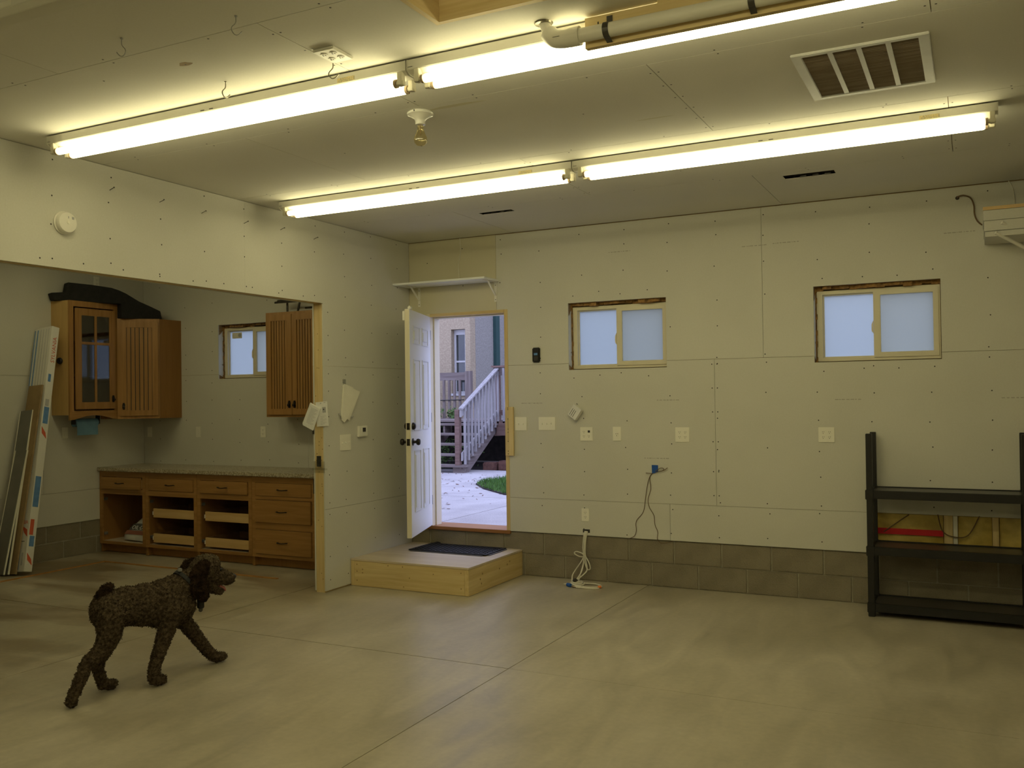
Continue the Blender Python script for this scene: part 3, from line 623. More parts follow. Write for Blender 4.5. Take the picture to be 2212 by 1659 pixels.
# ================================================================ LEFT WALL THINGS
t = thing('smoke_detector', 'round white smoke detector on the drywall header', 'smoke detector', (0, -3.84, 2.753))
bm = nb(); lathe(bm, (0.0005, -3.84, 2.753), (1, 0, 0), [(0.070, 0), (0.072, 0.008), (0.066, 0.012)], 28); obj('base_ring', bm, 'white_plastic', t, smooth=True)
bm = nb(); lathe(bm, (0.012, -3.84, 2.753), (1, 0, 0), [(0.064, 0), (0.066, 0.022), (0.060, 0.032), (0.03, 0.035), (0.001, 0.035)], 28); d_ = obj('cover', bm, 'white_plastic', t, smooth=True)
bm = nb(); lathe(bm, (0.0465, -3.84, 2.753), (1, 0, 0), [(0.011, 0), (0.01, 0.003), (0.001, 0.003)], 16); obj('test_button', bm, 'cream_plastic', d_)
bm = nb(); box(bm, 0.0465, 0.0475, -3.84 - .002, -3.838 + .002, 2.777, 2.79); box(bm, 0.045, 0.0475, -3.815, -3.80, 2.775, 2.79); obj('vent_marks', bm, 'ink_grey', d_)
for y, z in ((-3.501, 3.021), (-3.095, 3.018), (-2.712, 3.008), (-2.284, 3.004), (-1.871, 3.019), (-1.455, 3.005)):
    bm = nb(); cyl(bm, (-0.004, y, z), (0.048, y - 0.006 + random.uniform(-.006, .006), z + 0.012), 0.0022, n=8); cyl(bm, (0.047, y - 0.006, z + 0.0118), (0.0495, y - 0.006, z + 0.0124), 0.0048, n=10)
    tag(obj('nail', bm, 'dark_steel'), 'nail sticking out of the drywall header beside the ceiling', 'nail', 'nails in a row along the header')

def rot_plate(x, y, z, rz): return Matrix.Translation((x, y, z)) @ Matrix.Rotation(rz, 4, 'Z')
def wall_plate(pos, rz, w, h, kind, label, cat='outlet', name='wall_outlet', m='cream_plastic'):
    t = thing(name, label, cat, pos, rz)
    bm = nb(); box(bm, -w / 2, w / 2, -0.006, -0.0004, -h / 2, h / 2); obj('cover_plate', bm, m, t, local=True, bevel=0.0022)
    def sock(cx, cz, dark=False):
        bm = nb(); cyl(bm, (cx, -0.005, cz), (cx, -0.008, cz), 0.0165, n=14); s_ = obj('socket', bm, m, t, local=True)
        bm = nb(); socket_face(bm, cx, cz, lambda b, a0, a1, b0, b1: box(b, a0, a1, -0.0086, -0.0078, b0, b1)); obj('slots', bm, 'slot_dark', s_, local=True)
    def toggle(cx, up):
        bm = nb(); prism(bm, [(cx - .004, -0.005, -0.009), (cx - .004, -0.016, 0.008 * up - .003), (cx - .004, -0.016, 0.008 * up + .004), (cx - .004, -0.005, 0.009)], (0.008, 0, 0)); obj('toggle', bm, m, t, local=True)
    if kind == 'toggle2': toggle(-0.023, -1); toggle(0.023, -1)
    if kind == 'toggle3': toggle(-0.046, -1); toggle(0, -1); toggle(0.046, 1)
    if kind == 'quad':
        for cx in (-0.024, 0.024):
            for cz in (-0.02, 0.02): sock(cx, cz)
    if kind == 'combo':
        sock(-0.024, -0.02); sock(-0.024, 0.02); sock(0.024, -0.02)
        bm = nb(); box(bm, 0.014, 0.034, -0.0085, -0.005, 0.012, 0.032); obj('data_jack', bm, 'slot_dark', t, local=True)
    if kind == 'duplex': sock(0, -0.02); sock(0, 0.02)
    if kind == 'round':
        bm = nb(); cyl(bm, (0, -0.005, -0.006), (0, -0.009, -0.006), 0.02, n=18); s_ = obj('socket', bm, m, t, local=True)
        bm = nb(); [box(bm, math.cos(a) * .01 - .002, math.cos(a) * .01 + .002, -0.0098, -0.0088, -0.006 + math.sin(a) * .01 - .004, -0.006 + math.sin(a) * .01 + .004) for a in (0.6, 2.5, 4.7)]; obj('slots', bm, 'slot_dark', s_, local=True)
    if kind == 'rocker':
        bm = nb(); box(bm, -0.016, 0.016, -0.010, -0.005, -0.033, 0.033); obj('rocker', bm, m, t, local=True, bevel=0.002)
    return t
P2 = math.pi / 2
wall_plate((0.0, -1.055, 1.268), P2, 0.155, 0.14, 'toggle3', 'three-gang white light switch plate below the hanging paper', 'light switch', 'light_switch')
wall_plate((1.212, 0, 1.399), 0, 0.122, 0.126, 'toggle2', 'two-gang cream light switch plate next to the pine board by the doorway', 'light switch', 'light_switch')
wall_plate((1.477, 0, 1.401), 0, 0.166, 0.120, 'toggle3', 'three-gang cream light switch plate under the black keypad', 'light switch', 'light_switch')
wall_plate((1.865, 0, 1.309), 0, 0.120, 0.122, 'combo', 'cream outlet plate with a dark data jack under the tilted white box')
wall_plate((2.153, 0, 1.312), 0, 0.078, 0.124, 'round', 'narrow cream plate with one round power socket')
wall_plate((2.742, 0, 1.308), 0, 0.124, 0.126, 'quad', 'cream four-socket outlet plate above the blue tape')
wall_plate((3.911, 0, 1.315), 0, 0.122, 0.120, 'quad', 'cream four-socket outlet plate beside the black shelving unit')
wall_plate((1.842, 0, 0.587), 0, 0.072, 0.115, 'duplex', 'low cream two-socket outlet above the white cable bundle')
wall_plate((AX, -1.045, 1.33), P2, 0.072, 0.118, 'rocker', 'dim white wall plate in the side bay beside the leaning carton')
wall_plate((AX, -0.64, 2.985), P2, 0.072, 0.118, 'duplex', 'white wall plate high behind the black curved panel')
wall_plate((-3.607, 0, 1.30), 0, 0.072, 0.118, 'rocker', 'dim wall plate in the side bay corner under the corner cabinet')
wall_plate((-2.84, 0, 1.303), 0, 0.072, 0.118, 'rocker', 'white wall plate in the side bay between the two wall cabinets', m='white_plastic')
wall_plate((-1.891, 0, 1.308), 0, 0.072, 0.118, 'duplex', 'two-socket outlet in the side bay under the frosted window')

t = thing('thermostat', 'small white thermostat with a dark display by the door', 'thermostat', (0, -0.82, 1.357), P2)
bm = nb(); box(bm, -0.066, 0.066, -0.028, -0.0005, -0.05, 0.05); obj('case', bm, 'white_plastic', t, local=True, bevel=0.006)
pbox('display', 'slot_dark', t, -0.012, 0.032, -0.030, -0.0275, -0.005, 0.032, local=True)
pbox('button_strip', 'cream_plastic', t, -0.03, -0.02, -0.0295, -0.0275, -0.005, 0.032, local=True)

t = thing('paper_sheaf', 'folded cream papers hanging slanted from a clip on the left wall', 'paper', (0, -1.05, 1.80))
bm = nb(); prism(bm, [(0.004, -1.075, 1.785), (0.022, -0.925, 1.73), (0.026, -0.872, 1.715), (0.026, -0.885, 1.69), (0.016, -1.02, 1.46), (0.016, -1.05, 1.475), (0.014, -1.09, 1.445), (0.010, -1.115, 1.465)], (0.006, 0, 0)); obj('paper_sheet', bm, 'paper', t)
bm = nb(); prism(bm, [(0.002, -1.085, 1.79), (0.012, -0.955, 1.755), (0.014, -0.90, 1.66), (0.009, -1.03, 1.47), (0.005, -1.125, 1.49)], (0.004, 0, 0)); obj('paper_sheet', bm, 'paper', t)
bm = nb(); box(bm, 0.0005, 0.008, -1.085, -1.045, 1.775, 1.825); obj('clip', bm, 'galvanised', t, bevel=0.002)
bm = nb(); tube(bm, [(0.004, -1.15, 1.525), (0.018, -1.14, 1.505), (0.014, -1.13, 1.48)], 0.005, 6); tube(bm, [(0.004, -0.985, 1.50), (0.02, -0.975, 1.488), (0.02, -0.965, 1.50)], 0.005, 6); obj('hook_pair', bm, 'galvanised', t)

# manuals pinned on the exposed stud
t = thing('instruction_leaflet', 'printed white leaflet pinned upright on the exposed stud', 'leaflet', (-0.02, OY - 0.01, 1.52))
mx = Matrix.Translation((-0.018, OY - 0.006, 1.525)) @ Matrix.Rotation(math.radians(-4), 4, 'Y')
bm = nb(); box(bm, -0.062, 0.062, -0.004, 0.0, -0.105, 0.105, mx); obj('leaf', bm, 'paper_white', t)
bm = nb(); box(bm, 0.008, 0.044, -0.0050, -0.0040, 0.01, 0.058, mx); pic = obj('picture_panel', bm, 'ink_grey', t)
bm = nb(); box(bm, 0.016, 0.028, -0.0056, -0.0048, 0.032, 0.044, mx); obj('picture_dot', bm, 'ink', pic)
bm = nb()
for k in range(9): box(bm, -0.02, 0.045 - 0.02 * (k % 3), -0.0047, -0.0039, -0.02 - k * 0.009, -0.0185 - k * 0.009, mx)
box(bm, -0.012, 0.0, -0.0047, -0.0039, 0.088, 0.096, mx); box(bm, 0.026, 0.046, -0.0047, -0.0039, 0.094, 0.098, mx)
stuff(obj('print_lines', bm, 'ink_grey', t))
t = thing('instruction_booklet', 'tilted stack of white printed booklets overlapping the pinned leaflet', 'booklet', (-0.11, OY - 0.02, 1.50))
for k in range(4):
    mx = Matrix.Translation((-0.118 + 0.004 * k, OY - 0.010 - 0.0045 * k, 1.505 - 0.002 * k)) @ Matrix.Rotation(math.radians(27 - 1.2 * k), 4, 'Y')
    bm = nb(); box(bm, -0.072, 0.05, -0.004, 0.0, -0.105, 0.098, mx); pg = obj('page_block', bm, 'paper_white' if k % 2 else 'paper', t)
bm = nb()
for k in range(14): box(bm, -0.045, 0.03 - 0.012 * (k % 3), -0.0048, -0.0039, 0.07 - k * 0.0105, 0.0725 - k * 0.0105, mx)
stuff(obj('print_lines', bm, 'ink_grey', t))
t = thing('stud_bracket', 'small grey metal bracket taped to the exposed stud', 'bracket', (-0.06, OY - 0.01, 1.10))
pbox('metal_tab', 'dark_steel', t, -0.083, -0.040, OY - 0.006, OY - 0.0005, 1.075, 1.165)
bm = nb(); box(bm, -0.135, 0.03, OY - 0.008, OY - 0.0065, 1.045, 1.062); box(bm, -0.118, 0.004, OY - 0.0075, OY - 0.006, 1.02, 1.12); obj('clear_tape', bm, 'clear_wrap', t)
pbox('dark_clip', 'slot_dark', thing('edge_clip', 'dark clip on the stud edge under the booklets', 'clip', (-0.112, OY - .01, 1.37)), -0.122, -0.108, OY - 0.01, OY - 0.0005, 1.352, 1.39)
pbox('steel_tab', 'dark_steel', thing('edge_plate', 'narrow dark plate on the stud edge beside the countertop end', 'plate', (-0.115, OY - .01, 0.9)), -0.121, -0.1165, OY - 0.01, OY + 0.03, 0.84, 0.965)

# ================================================================ BACK WALL THINGS
t = thing('wall_shelf', 'white wall shelf on two brackets above the doorway', 'shelf', (0.5, 0, 2.735))
pbox('shelf_board', 'white_paint', t, 0.0, 1.0, -0.29, -0.001, 2.732, 2.750, bevel=0.002)
for x in (0.118, 0.965):
    bm = nb(); box(bm, x - 0.013, x + 0.013, -0.004, -0.0005, 2.545, 2.731); br = obj('bracket', bm, 'white_plastic', t)
    bm = nb(); box(bm, x - 0.013, x + 0.013, -0.23, -0.002, 2.727, 2.7315); obj('bracket_arm', bm, 'white_plastic', br)
    bm = nb(); d_ = Vector((0, 0.15, -0.115)); prism(bm, [(x - 0.007, -0.165, 2.729), (x - 0.007, -0.150, 2.729), (x - 0.007, -0.003, 2.612), (x - 0.007, -0.003, 2.597)], (0.014, 0, 0)); obj('bracket_brace', bm, 'white_plastic', br)
    bm = nb(); dots(bm, [(x, -0.004, 2.565), (x, -0.004, 2.70)], (0, -1, 0), 0.0045); obj('screw', bm, 'screw_dark', br)
bm = nb(); tube(bm, [(0.585, -0.003, H - 0.002), (0.592, -0.004, 3.05), (0.570, -0.004, 2.93), (0.575, -0.01, 2.84), (0.59, -0.03, 2.79), (0.575, -0.02, 2.772), (0.60, -0.03, 2.757)], 0.004, 7); tag(obj('loose_cable', bm, 'cable_white', smooth=True), 'thin white cable hanging from the ceiling above the wall shelf', 'cable')

t = thing('wall_keypad', 'small black wall control with a bluish screen beside the doorway', 'keypad', (1.383, 0, 2.03))
bm = nb(); box(bm, 1.345, 1.421, -0.022, -0.0005, 1.962, 2.098); obj('case', bm, 'black_plastic', t, bevel=0.008)
pbox('screen', 'print_blue', t, 1.364, 1.40, -0.0232, -0.0215, 2.028, 2.048)
pbox('button', 'shelf_top', t, 1.362, 1.405, -0.0245, -0.0215, 1.978, 2.018, bevel=0.003)
t = thing('jamb_board', 'short upright pine board screwed over the edge of the doorway', 'board', (1.10, 0, 1.1))
pbox('board', 'pine_z', t, 1.058, 1.143, -0.024, -0.0045, 1.102, 1.556, bevel=0.002)
bm = nb(); dots(bm, [(1.088, -0.0238, z) for z in (1.53, 1.545, 1.445, 1.35, 1.32, 1.235, 1.145, 1.12)], (0, -1, 0), 0.0045, 8); box(bm, 1.0865, 1.0885, -0.0245, -0.0238, 1.24, 1.44); obj('screw', bm, 'screw_dark', t)

t = thing('small_box', 'small white box with printed lines hanging tilted on the drywall', 'box', (1.777, 0, 1.50))
mx = Matrix.Translation((1.777, -0.003, 1.498)) @ Matrix.Rotation(math.radians(34), 4, 'Y') @ Matrix.Rotation(math.radians(-14), 4, 'Z')
bm = nb(); box(bm, -0.05, 0.05, -0.045, -0.012, -0.055, 0.055, mx); obj('carton', bm, 'carton', t)
bm = nb()
for k in range(3): box(bm, -0.035 + .02 * k, -0.030 + .02 * k, -0.0458, -0.0449, -0.045, 0.02, mx)
stuff(obj('print_lines', bm, 'ink', t))
bm = nb(); cyl(bm, (1.78, -0.0005, 1.575), (1.78, -0.02, 1.58), 0.003, n=8); obj('hanging_nail', bm, 'screw_dark', t)

t = thing('blue_tape', 'piece of blue masking tape holding thin wires to the wall', 'tape', (2.497, 0, 1.01))
bm = nb(); prism(bm, [(2.468, -0.010, 1.045), (2.521, -0.010, 1.044), (2.522, -0.010, 0.992), (2.498, -0.010, 0.978), (2.470, -0.010, 0.972)], (0, 0.0095, 0)); obj('tape_patch', bm, 'blue_tape', t)
W_ = thing('thin_wires', 'two thin brown wires hanging from blue tape down to the blocks', 'wire', (2.45, 0, 0.4))
for P in ([(2.49, -0.006, 0.99), (2.455, -0.007, 0.955), (2.43, -0.006, 0.89), (2.41, -0.006, 0.78), (2.385, -0.006, 0.64), (2.32, -0.006, 0.555), (2.318, -0.006, 0.47), (2.30, -0.006, 0.425), (2.262, -0.006, 0.403)],
          [(2.49, -0.006, 0.985), (2.45, -0.006, 0.94), (2.455, -0.006, 0.84), (2.43, -0.006, 0.75), (2.44, -0.006, 0.68), (2.48, -0.006, 0.61), (2.488, -0.006, 0.53), (2.512, -0.006, 0.47), (2.508, -0.006, 0.41), (2.54, -0.004, 0.378), (2.60, 0.0, 0.385), (2.635, 0.004, 0.398)],
          [(2.50, -0.011, 0.99), (2.545, -0.016, 1.02), (2.575, -0.016, 1.018), (2.568, -0.014, 1.0), (2.51, -0.011, 0.985)], [(2.51, -0.011, 0.985), (2.57, -0.014, 1.0), (2.61, -0.014, 1.025)], [(2.47, -0.011, 0.972), (2.415, -0.012, 0.976)]):
    bm = nb(); tube(bm, P, 0.0028, 6); obj('wire', bm, 'cable_brown', W_)

t = thing('cable_bundle', 'bundle of white cables hanging from a hole down to a coil on the floor', 'cable', (1.86, -0.2, 0))
pbox('wall_hole', 'slot_dark', t, 1.815, 1.882, -0.0012, 0.001, 0.428, 0.458)
def cab(P, r=0.0055, m='cable_white', nm='cable'):
    bm = nb(); tube(bm, P, r, 7, 5); return obj(nm, bm, m, t, smooth=True)
cab([(1.835, 0.0, 0.44), (1.835, -0.03, 0.40), (1.825, -0.03, 0.30), (1.832, -0.035, 0.20), (1.825, -0.06, 0.10), (1.80, -0.13, 0.03), (1.80, -0.22, 0.012)])
cab([(1.845, 0.0, 0.44), (1.845, -0.035, 0.39), (1.838, -0.035, 0.26), (1.83, -0.04, 0.16), (1.815, -0.08, 0.06), (1.85, -0.2, 0.014), (1.93, -0.28, 0.01)])
cab([(1.85, 0.0, 0.44), (1.852, -0.03, 0.38), (1.832, -0.03, 0.22), (1.76, -0.05, 0.10), (1.74, -0.08, 0.05), (1.79, -0.2, 0.012)])
cab([(1.858, 0.0, 0.44), (1.852, -0.03, 0.36), (1.845, -0.03, 0.24), (1.89, -0.05, 0.17), (1.90, -0.05, 0.12), (1.87, -0.04, 0.11), (1.84, -0.03, 0.17), (1.838, -0.03, 0.23)])
cab([(1.838, -0.03, 0.215), (1.79, -0.04, 0.22), (1.75, -0.05, 0.245), (1.77, -0.05, 0.262), (1.82, -0.04, 0.248), (1.84, -0.035, 0.225)])
cab([(1.845, -0.035, 0.22), (1.87, -0.05, 0.12), (1.86, -0.08, 0.08), (1.80, -0.16, 0.02)])
for k, (rx_, ry_, cx, cy) in enumerate(((0.135, 0.085, 1.945, -0.245), (0.125, 0.075, 1.935, -0.25), (0.06, 0.06, 1.86, -0.25), (0.05, 0.05, 1.85, -0.24))):
    cab([(cx + rx_ * math.cos(a), cy + ry_ * math.sin(a), 0.008 + 0.007 * k + 0.004 * math.sin(2 * a)) for a in [i * 2 * math.pi / 12 for i in range(13)]])
for k in range(6): cab([(1.80 + 0.01 * k, -0.27 - 0.004 * k, 0.012), (1.83 + 0.012 * k, -0.31 - 0.006 * k, 0.008), (1.87 + 0.014 * k, -0.33 + 0.003 * k, 0.007)], 0.004, 'cable_white' if k % 2 else 'cable_brown')
cab([(1.74, -0.27, 0.012), (1.79, -0.26, 0.018), (1.84, -0.25, 0.03)])
bm = nb(); cyl(bm, (1.785, -0.295, 0.016), (1.825, -0.315, 0.016), 0.016, n=10); obj('tape_wrap', bm, 'blue_tape', t)
bm = nb(); cyl(bm, (2.06, -0.275, 0.014), (2.085, -0.262, 0.014), 0.011, n=8); obj('wire_nut', bm, 'orange_tip', t)
bm = nb(); cyl(bm, (1.81, -0.19, 0.035), (1.825, -0.205, 0.03), 0.022, n=12); obj('cable_tie', bm, 'slot_dark', t)

# loose brown cable and storage shelf high on the right
t = thing('brown_cable', 'brown cable curling out of a small hole near the ceiling', 'cable', (4.95, 0, 3.0))
bm = nb(); tube(bm, [(4.876, 0.0, 3.089), (4.885, -0.02, 3.096), (4.92, -0.02, 3.10), (4.965, -0.02, 3.075), (4.985, -0.015, 3.02), (4.988, -0.015, 2.955), (5.005, -0.012, 2.905), (5.036, -0.01, 2.87)], 0.0055, 8); obj('cable', bm, 'cable_brown', t, smooth=True)
bm = nb(); cyl(bm, (4.876, -0.0015, 3.089), (4.876, 0.0005, 3.089), 0.014, n=14); obj('hole', bm, 'slot_dark', t)
t = thing('storage_shelf', 'stack of pale boards with a raw yellow edge on diagonal braces high on the wall', 'shelf', (5.8, 0, 2.78))
b1 = pbox('shelf_board', 'cream_plastic', t, 5.040, 6.65, -0.40, -0.001, 2.908, 2.932)
pbox('raw_edge', 'birch_x', b1, 5.040, 6.65, -0.403, -0.4005, 2.908, 2.932)
for z0, z1, x0, yf in ((2.836, 2.9065, 5.042, -0.398), (2.762, 2.833, 5.046, -0.400), (2.722, 2.759, 5.050, -0.396)): pbox('stacked_board', 'drywall', t, x0, 6.65, yf, -0.001, z0, z1, bevel=0.002)
for P in (((5.155, -0.41, 2.812), (5.72, -0.02, 2.50)), ((5.115, -0.41, 2.745), (5.68, -0.02, 2.42)), ((6.1, -0.41, 2.812), (6.55, -0.02, 2.50))):
    bm = nb(); cyl(bm, P[0], P[1], 0.012, n=6); obj('brace', bm, 'white_plastic', t)
bm = nb(); tube(bm, [(5.215, -0.005, H - .002), (5.24, -0.006, 3.12), (5.25, -0.006, 3.03), (5.25, -0.006, 2.932)], 0.003, 6); tag(obj('loose_cable', bm, 'cable_white'), 'thin white cable dropping from the ceiling onto the high storage shelf', 'cable')

# ================================================================ BLACK SHELVING UNIT
t = thing('shelving_unit', 'black plastic shelving unit with three shelves against the block wall', 'shelving', (4.77, -0.22, 0))
RX0, RX1, RY0, RY1 = 4.238, 5.29, -0.405, -0.045
for x in (RX0, RX1 - 0.046):
    for y in (RY0, RY1 - 0.046):
        bm = nb(); loft(bm, [[(x + 0.023 + a * s, y + 0.023 + b * s, z) for a, b in ((-.023, -.023), (.023, -.023), (.023, .023), (-.023, .023))] for z, s in ((0, 1.0), (0.45, .96), (0.88, .94), (1.342, .92))]); obj('post', bm, 'black_plastic', t, bevel=0.003)
for zt in (0.925, 0.512, 0.098):
    bm = nb(); slab(bm, 'z', zt - 0.06, zt, RX0 + 0.012, RX1 - 0.012, RY0 - 0.004, RY1 + 0.004, [(RX0 + 0.04, RX1 - 0.04, RY0 + 0.03, RY1 - 0.03)]); sh = obj('shelf', bm, 'black_plastic', t, bevel=0.004)
    bm = nb(); box(bm, RX0 + 0.03, RX1 - 0.03, RY0 + 0.02, RY1 - 0.02, zt - 0.02, zt - 0.006); obj('shelf_panel', bm, 'shelf_top', sh)
    for x in (RX0 - 0.006, RX1 - 0.052):
        for y in (RY0 - 0.008, RY1 - 0.05): pbox('collar', 'black_plastic', sh, x, x + 0.058, y, y + 0.058, zt - 0.068, zt + 0.004, bevel=0.004)

# ================================================================ STEP PLATFORM AND MAT
t = thing('step_platform', 'low pine step box in front of the open doorway', 'step', (0.6, -0.5, 0))
bm = nb(); box(bm, 0.004, 1.205, -1.0, 0.008, 0.222, 0.238); obj('plywood_top', bm, 'plywood', t, bevel=0.001)
pbox('front_board', 'pine_x', t, 0.042, 1.162, -0.998, -0.96, 0.002, 0.221, bevel=0.002)
pbox('side_board', 'pine_y', t, 1.163, 1.203, -0.998, 0.008, 0.002, 0.221, bevel=0.002)
pbox('corner_board', 'pine_z', t, 0.004, 0.041, -0.998, 0.0, 0.002, 0.221, bevel=0.002)
bm = nb()
dots(bm, [(x, -0.998, z) for x, z in ((0.07, .19), (.07, .13), (.07, .05), (1.13, .19), (1.13, .06), (.40, .2), (.55, .2), (.13, .15), (.13, .12), (.56, .03), (.86, .16), (.62, .11))], (0, -1, 0), 0.006)
dots(bm, [(1.203, y, z) for y, z in ((-.80, .11), (-.78, .07), (-.76, .15), (-.3, .15), (-.25, .17), (-.45, .14))], (1, 0, 0), 0.009, 8); stuff(obj('knots', bm, 'hardboard', t))
t = thing('door_mat', 'black ribbed rubber door mat on the step platform', 'mat', (0.64, -0.26, 0.238))
mx0, mx1, my0, my1 = 0.235, 1.09, -0.475, -0.03
bm = nb(); cc = 0.05
poly = [(mx0 + cc, my0), (mx1 - cc, my0), (mx1 - cc, my0 + cc), (mx1, my0 + cc), (mx1, my1 - cc), (mx1 - cc, my1), (mx0 + cc, my1), (mx0 + cc, my1 - cc), (mx0, my1 - cc), (mx0, my0 + cc)]
prism(bm, [(a, b, 0.2385) for a, b in poly], (0, 0, 0.006)); obj('mat_base', bm, 'mat_grey', t)
bm = nb(); slab(bm, 'z', 0.2445, 0.2525, mx0 + 0.02, mx1 - 0.02, my0 + 0.02, my1 - 0.02, [(mx0 + 0.045, mx1 - 0.045, my0 + 0.045, my1 - 0.045)]); obj('mat_rim', bm, 'rubber', t, bevel=0.003)
bm = nb(); n_ = 15
for i in range(27):
    for j in range(n_):
        x = mx0 + 0.06 + (mx1 - mx0 - 0.12) * i / 26; y = my0 + 0.06 + (my1 - my0 - 0.12) * j / (n_ - 1)
        m_ = Matrix.Translation((x, y, 0.2475)) @ Matrix.Rotation(math.radians(45 if (i + j) % 2 else -45), 4, 'Z'); box(bm, -0.016, 0.016, -0.004, 0.004, -0.003, 0.006, m_)
stuff(obj('mat_ribs', bm, 'rubber', t))
bm = nb(); lathe(bm, (0.30, -0.02, 0.2385), (0, 0, 1), [(0.035, 0), (0.032, 0.012), (0.012, 0.02), (0.001, 0.021)], 14); tag(obj('rubber_stop', bm, 'rubber', smooth=True), 'small dark rubber stop behind the door mat', 'door stop')
# ================================================================ SIDE BAY
def pull(parent, x, z, y, w=0.0, local=True):           # small dark cabinet pull, upright when w == 0
    bm = nb()
    if w:
        tube(bm, [(x - w / 2, y, z), (x - w / 2, y - 0.022, z + .002), (x, y - 0.028, z), (x + w / 2, y - 0.022, z + .002), (x + w / 2, y, z)], 0.0048, 8)
    else:
        lathe(bm, (x, y, z), (0, -1, 0), [(0.006, 0), (0.006, 0.012), (0.014, 0.016), (0.013, 0.026), (0.001, 0.03)], 12)
        prism(bm, [(x - 0.010, y, z - 0.028), (x - 0.014, y, z - 0.01), (x - 0.012, y, z + 0.012), (x - 0.016, y, z + 0.018), (x - 0.008, y, z + 0.045), (x + 0.008, y, z + 0.045), (x + 0.016, y, z + 0.018), (x + 0.012, y, z + 0.012), (x + 0.014, y, z - 0.01), (x + 0.010, y, z - 0.028)], (0, -0.008, 0))
    return obj('pull_handle', bm, 'bronze', parent, local=local, smooth=False)
def bead_door(t, x0, x1, z0, z1, y, side, n=6):
    """overlay door: stiles and rails round a recessed field of beaded strips"""
    bm = nb(); s = 0.062; slab(bm, 'y', y - 0.020, y - 0.001, x0, x1, z0, z1, [(x0 + s, x1 - s, z0 + s, z1 - s)]); d = obj('cabinet_door', bm, 'oak_z', t, local=True, bevel=0.003)
    w = (x1 - x0 - 2 * s) / n
    for k in range(n): pbox('bead_strip', 'oak_z', d, x0 + s + k * w + 0.0038, x0 + s + (k + 1) * w - 0.0038, y - 0.012, y - 0.003, z0 + s - .004, z1 - s + .004, bevel=0.002, local=True)
    pbox('backing', 'slot_dark', d, x0 + s - .004, x1 - s + .004, y - 0.004, y - 0.002, z0 + s - .004, z1 - s + .004, local=True)
    pull(d, x1 - 0.032 if side > 0 else x0 + 0.032, z0 + 0.10, y - 0.020)
    return d
# wall cabinet right of the window
t = thing('wall_cabinet', 'oak wall cabinet with two beadboard doors beside the bay window', 'cabinet', (-1.565, 0, 1.475))
w, h, dp = 0.71, 1.075, 0.31
bm = nb(); box(bm, 0.002, w - 0.002, -dp + 0.019, -0.0135 + 0.0125, 0, h); obj('carcass', bm, 'cabinet_side', t, local=True)
bm = nb(); slab(bm, 'y', -dp, -dp + 0.019, 0, w, 0, h, [(0.04, w - 0.04, 0.04, h - 0.04)]); obj('face_frame', bm, 'oak_z', t, local=True, bevel=0.001)
bead_door(t, 0.022, w / 2 - 0.0015, 0.022, h - 0.028, -dp, 1); bead_door(t, w / 2 + 0.0015, w - 0.022, 0.022, h - 0.028, -dp, -1)
# corner cabinet with diagonal beadboard door
t = thing('corner_cabinet', 'oak corner wall cabinet with one diagonal beadboard door', 'cabinet', (-3.42, -0.60, 1.466), math.atan2(0.29, 0.325))
bm = nb(); prism(bm, [(AX + 0.001, -0.001, 1.466), (-3.095, -0.001, 1.466), (-3.095, -0.31, 1.466), (-3.42, -0.598, 1.466), (AX + 0.001, -0.598, 1.466)], (0, 0, 1.10)); obj('carcass', bm, 'cabinet_side', t)
fw = math.hypot(0.325, 0.29)
bm = nb(); slab(bm, 'y', -0.019, 0.001, 0.0, fw, 0, 1.10, [(0.04, fw - 0.04, 0.04, 1.06)]); obj('face_frame', bm, 'oak_z', t, local=True)
bead_door(t, 0.035, fw - 0.012, 0.03, 1.065, -0.019, -1, 6)
# tall glazed cabinet on the far wall
t = thing('glazed_cabinet', 'taller oak wall cabinet with a four-pane glass door and arched valance', 'cabinet', (AX, -1.20, 1.48), P2)
w, h, dp = 0.598, 1.24, 0.285
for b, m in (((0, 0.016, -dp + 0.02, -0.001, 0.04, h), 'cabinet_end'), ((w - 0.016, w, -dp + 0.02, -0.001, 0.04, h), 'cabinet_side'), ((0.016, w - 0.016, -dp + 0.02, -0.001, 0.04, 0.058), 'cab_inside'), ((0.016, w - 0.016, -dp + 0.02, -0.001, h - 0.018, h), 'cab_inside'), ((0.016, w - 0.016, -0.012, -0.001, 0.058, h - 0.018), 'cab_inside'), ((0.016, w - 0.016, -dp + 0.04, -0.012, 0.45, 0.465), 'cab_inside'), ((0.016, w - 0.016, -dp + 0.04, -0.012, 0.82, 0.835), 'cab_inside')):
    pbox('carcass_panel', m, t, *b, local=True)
bm = nb(); slab(bm, 'y', -dp, -dp + 0.02, 0, w, 0.075, h, [(0.05, w - 0.05, 0.085, h - 0.06)]); obj('face_frame', bm, 'oak_z', t, local=True)
bm = nb(); arc = [(0, -dp, 0.075), (0, -dp, -0.012)] + [(0.05 + (w - 0.1) * k / 12, -dp, -0.008 + 0.042 * math.sin(math.pi * k / 12)) for k in range(13)] + [(w, -dp, -0.012), (w, -dp, 0.075)]
prism(bm, arc, (0, 0.02, 0)); obj('valance', bm, 'oak_x', t, local=True)
x0, x1, z0, z1, y = 0.062, w - 0.042, 0.10, h - 0.075, -dp + 0.001
xm = (x0 + x1) / 2; zm = z0 + (z1 - z0) * 0.655; s = 0.075
bm = nb(); slab(bm, 'y', y - 0.019, y - 0.001, x0, x1, z0, z1, [(x0 + s, xm - 0.014, z0 + s, zm - 0.014), (xm + 0.014, x1 - s, z0 + s, zm - 0.014), (x0 + s, xm - 0.014, zm + 0.014, z1 - s), (xm + 0.014, x1 - s, zm + 0.014, z1 - s)]); d = obj('glass_door', bm, 'oak_z', t, local=True, bevel=0.003)
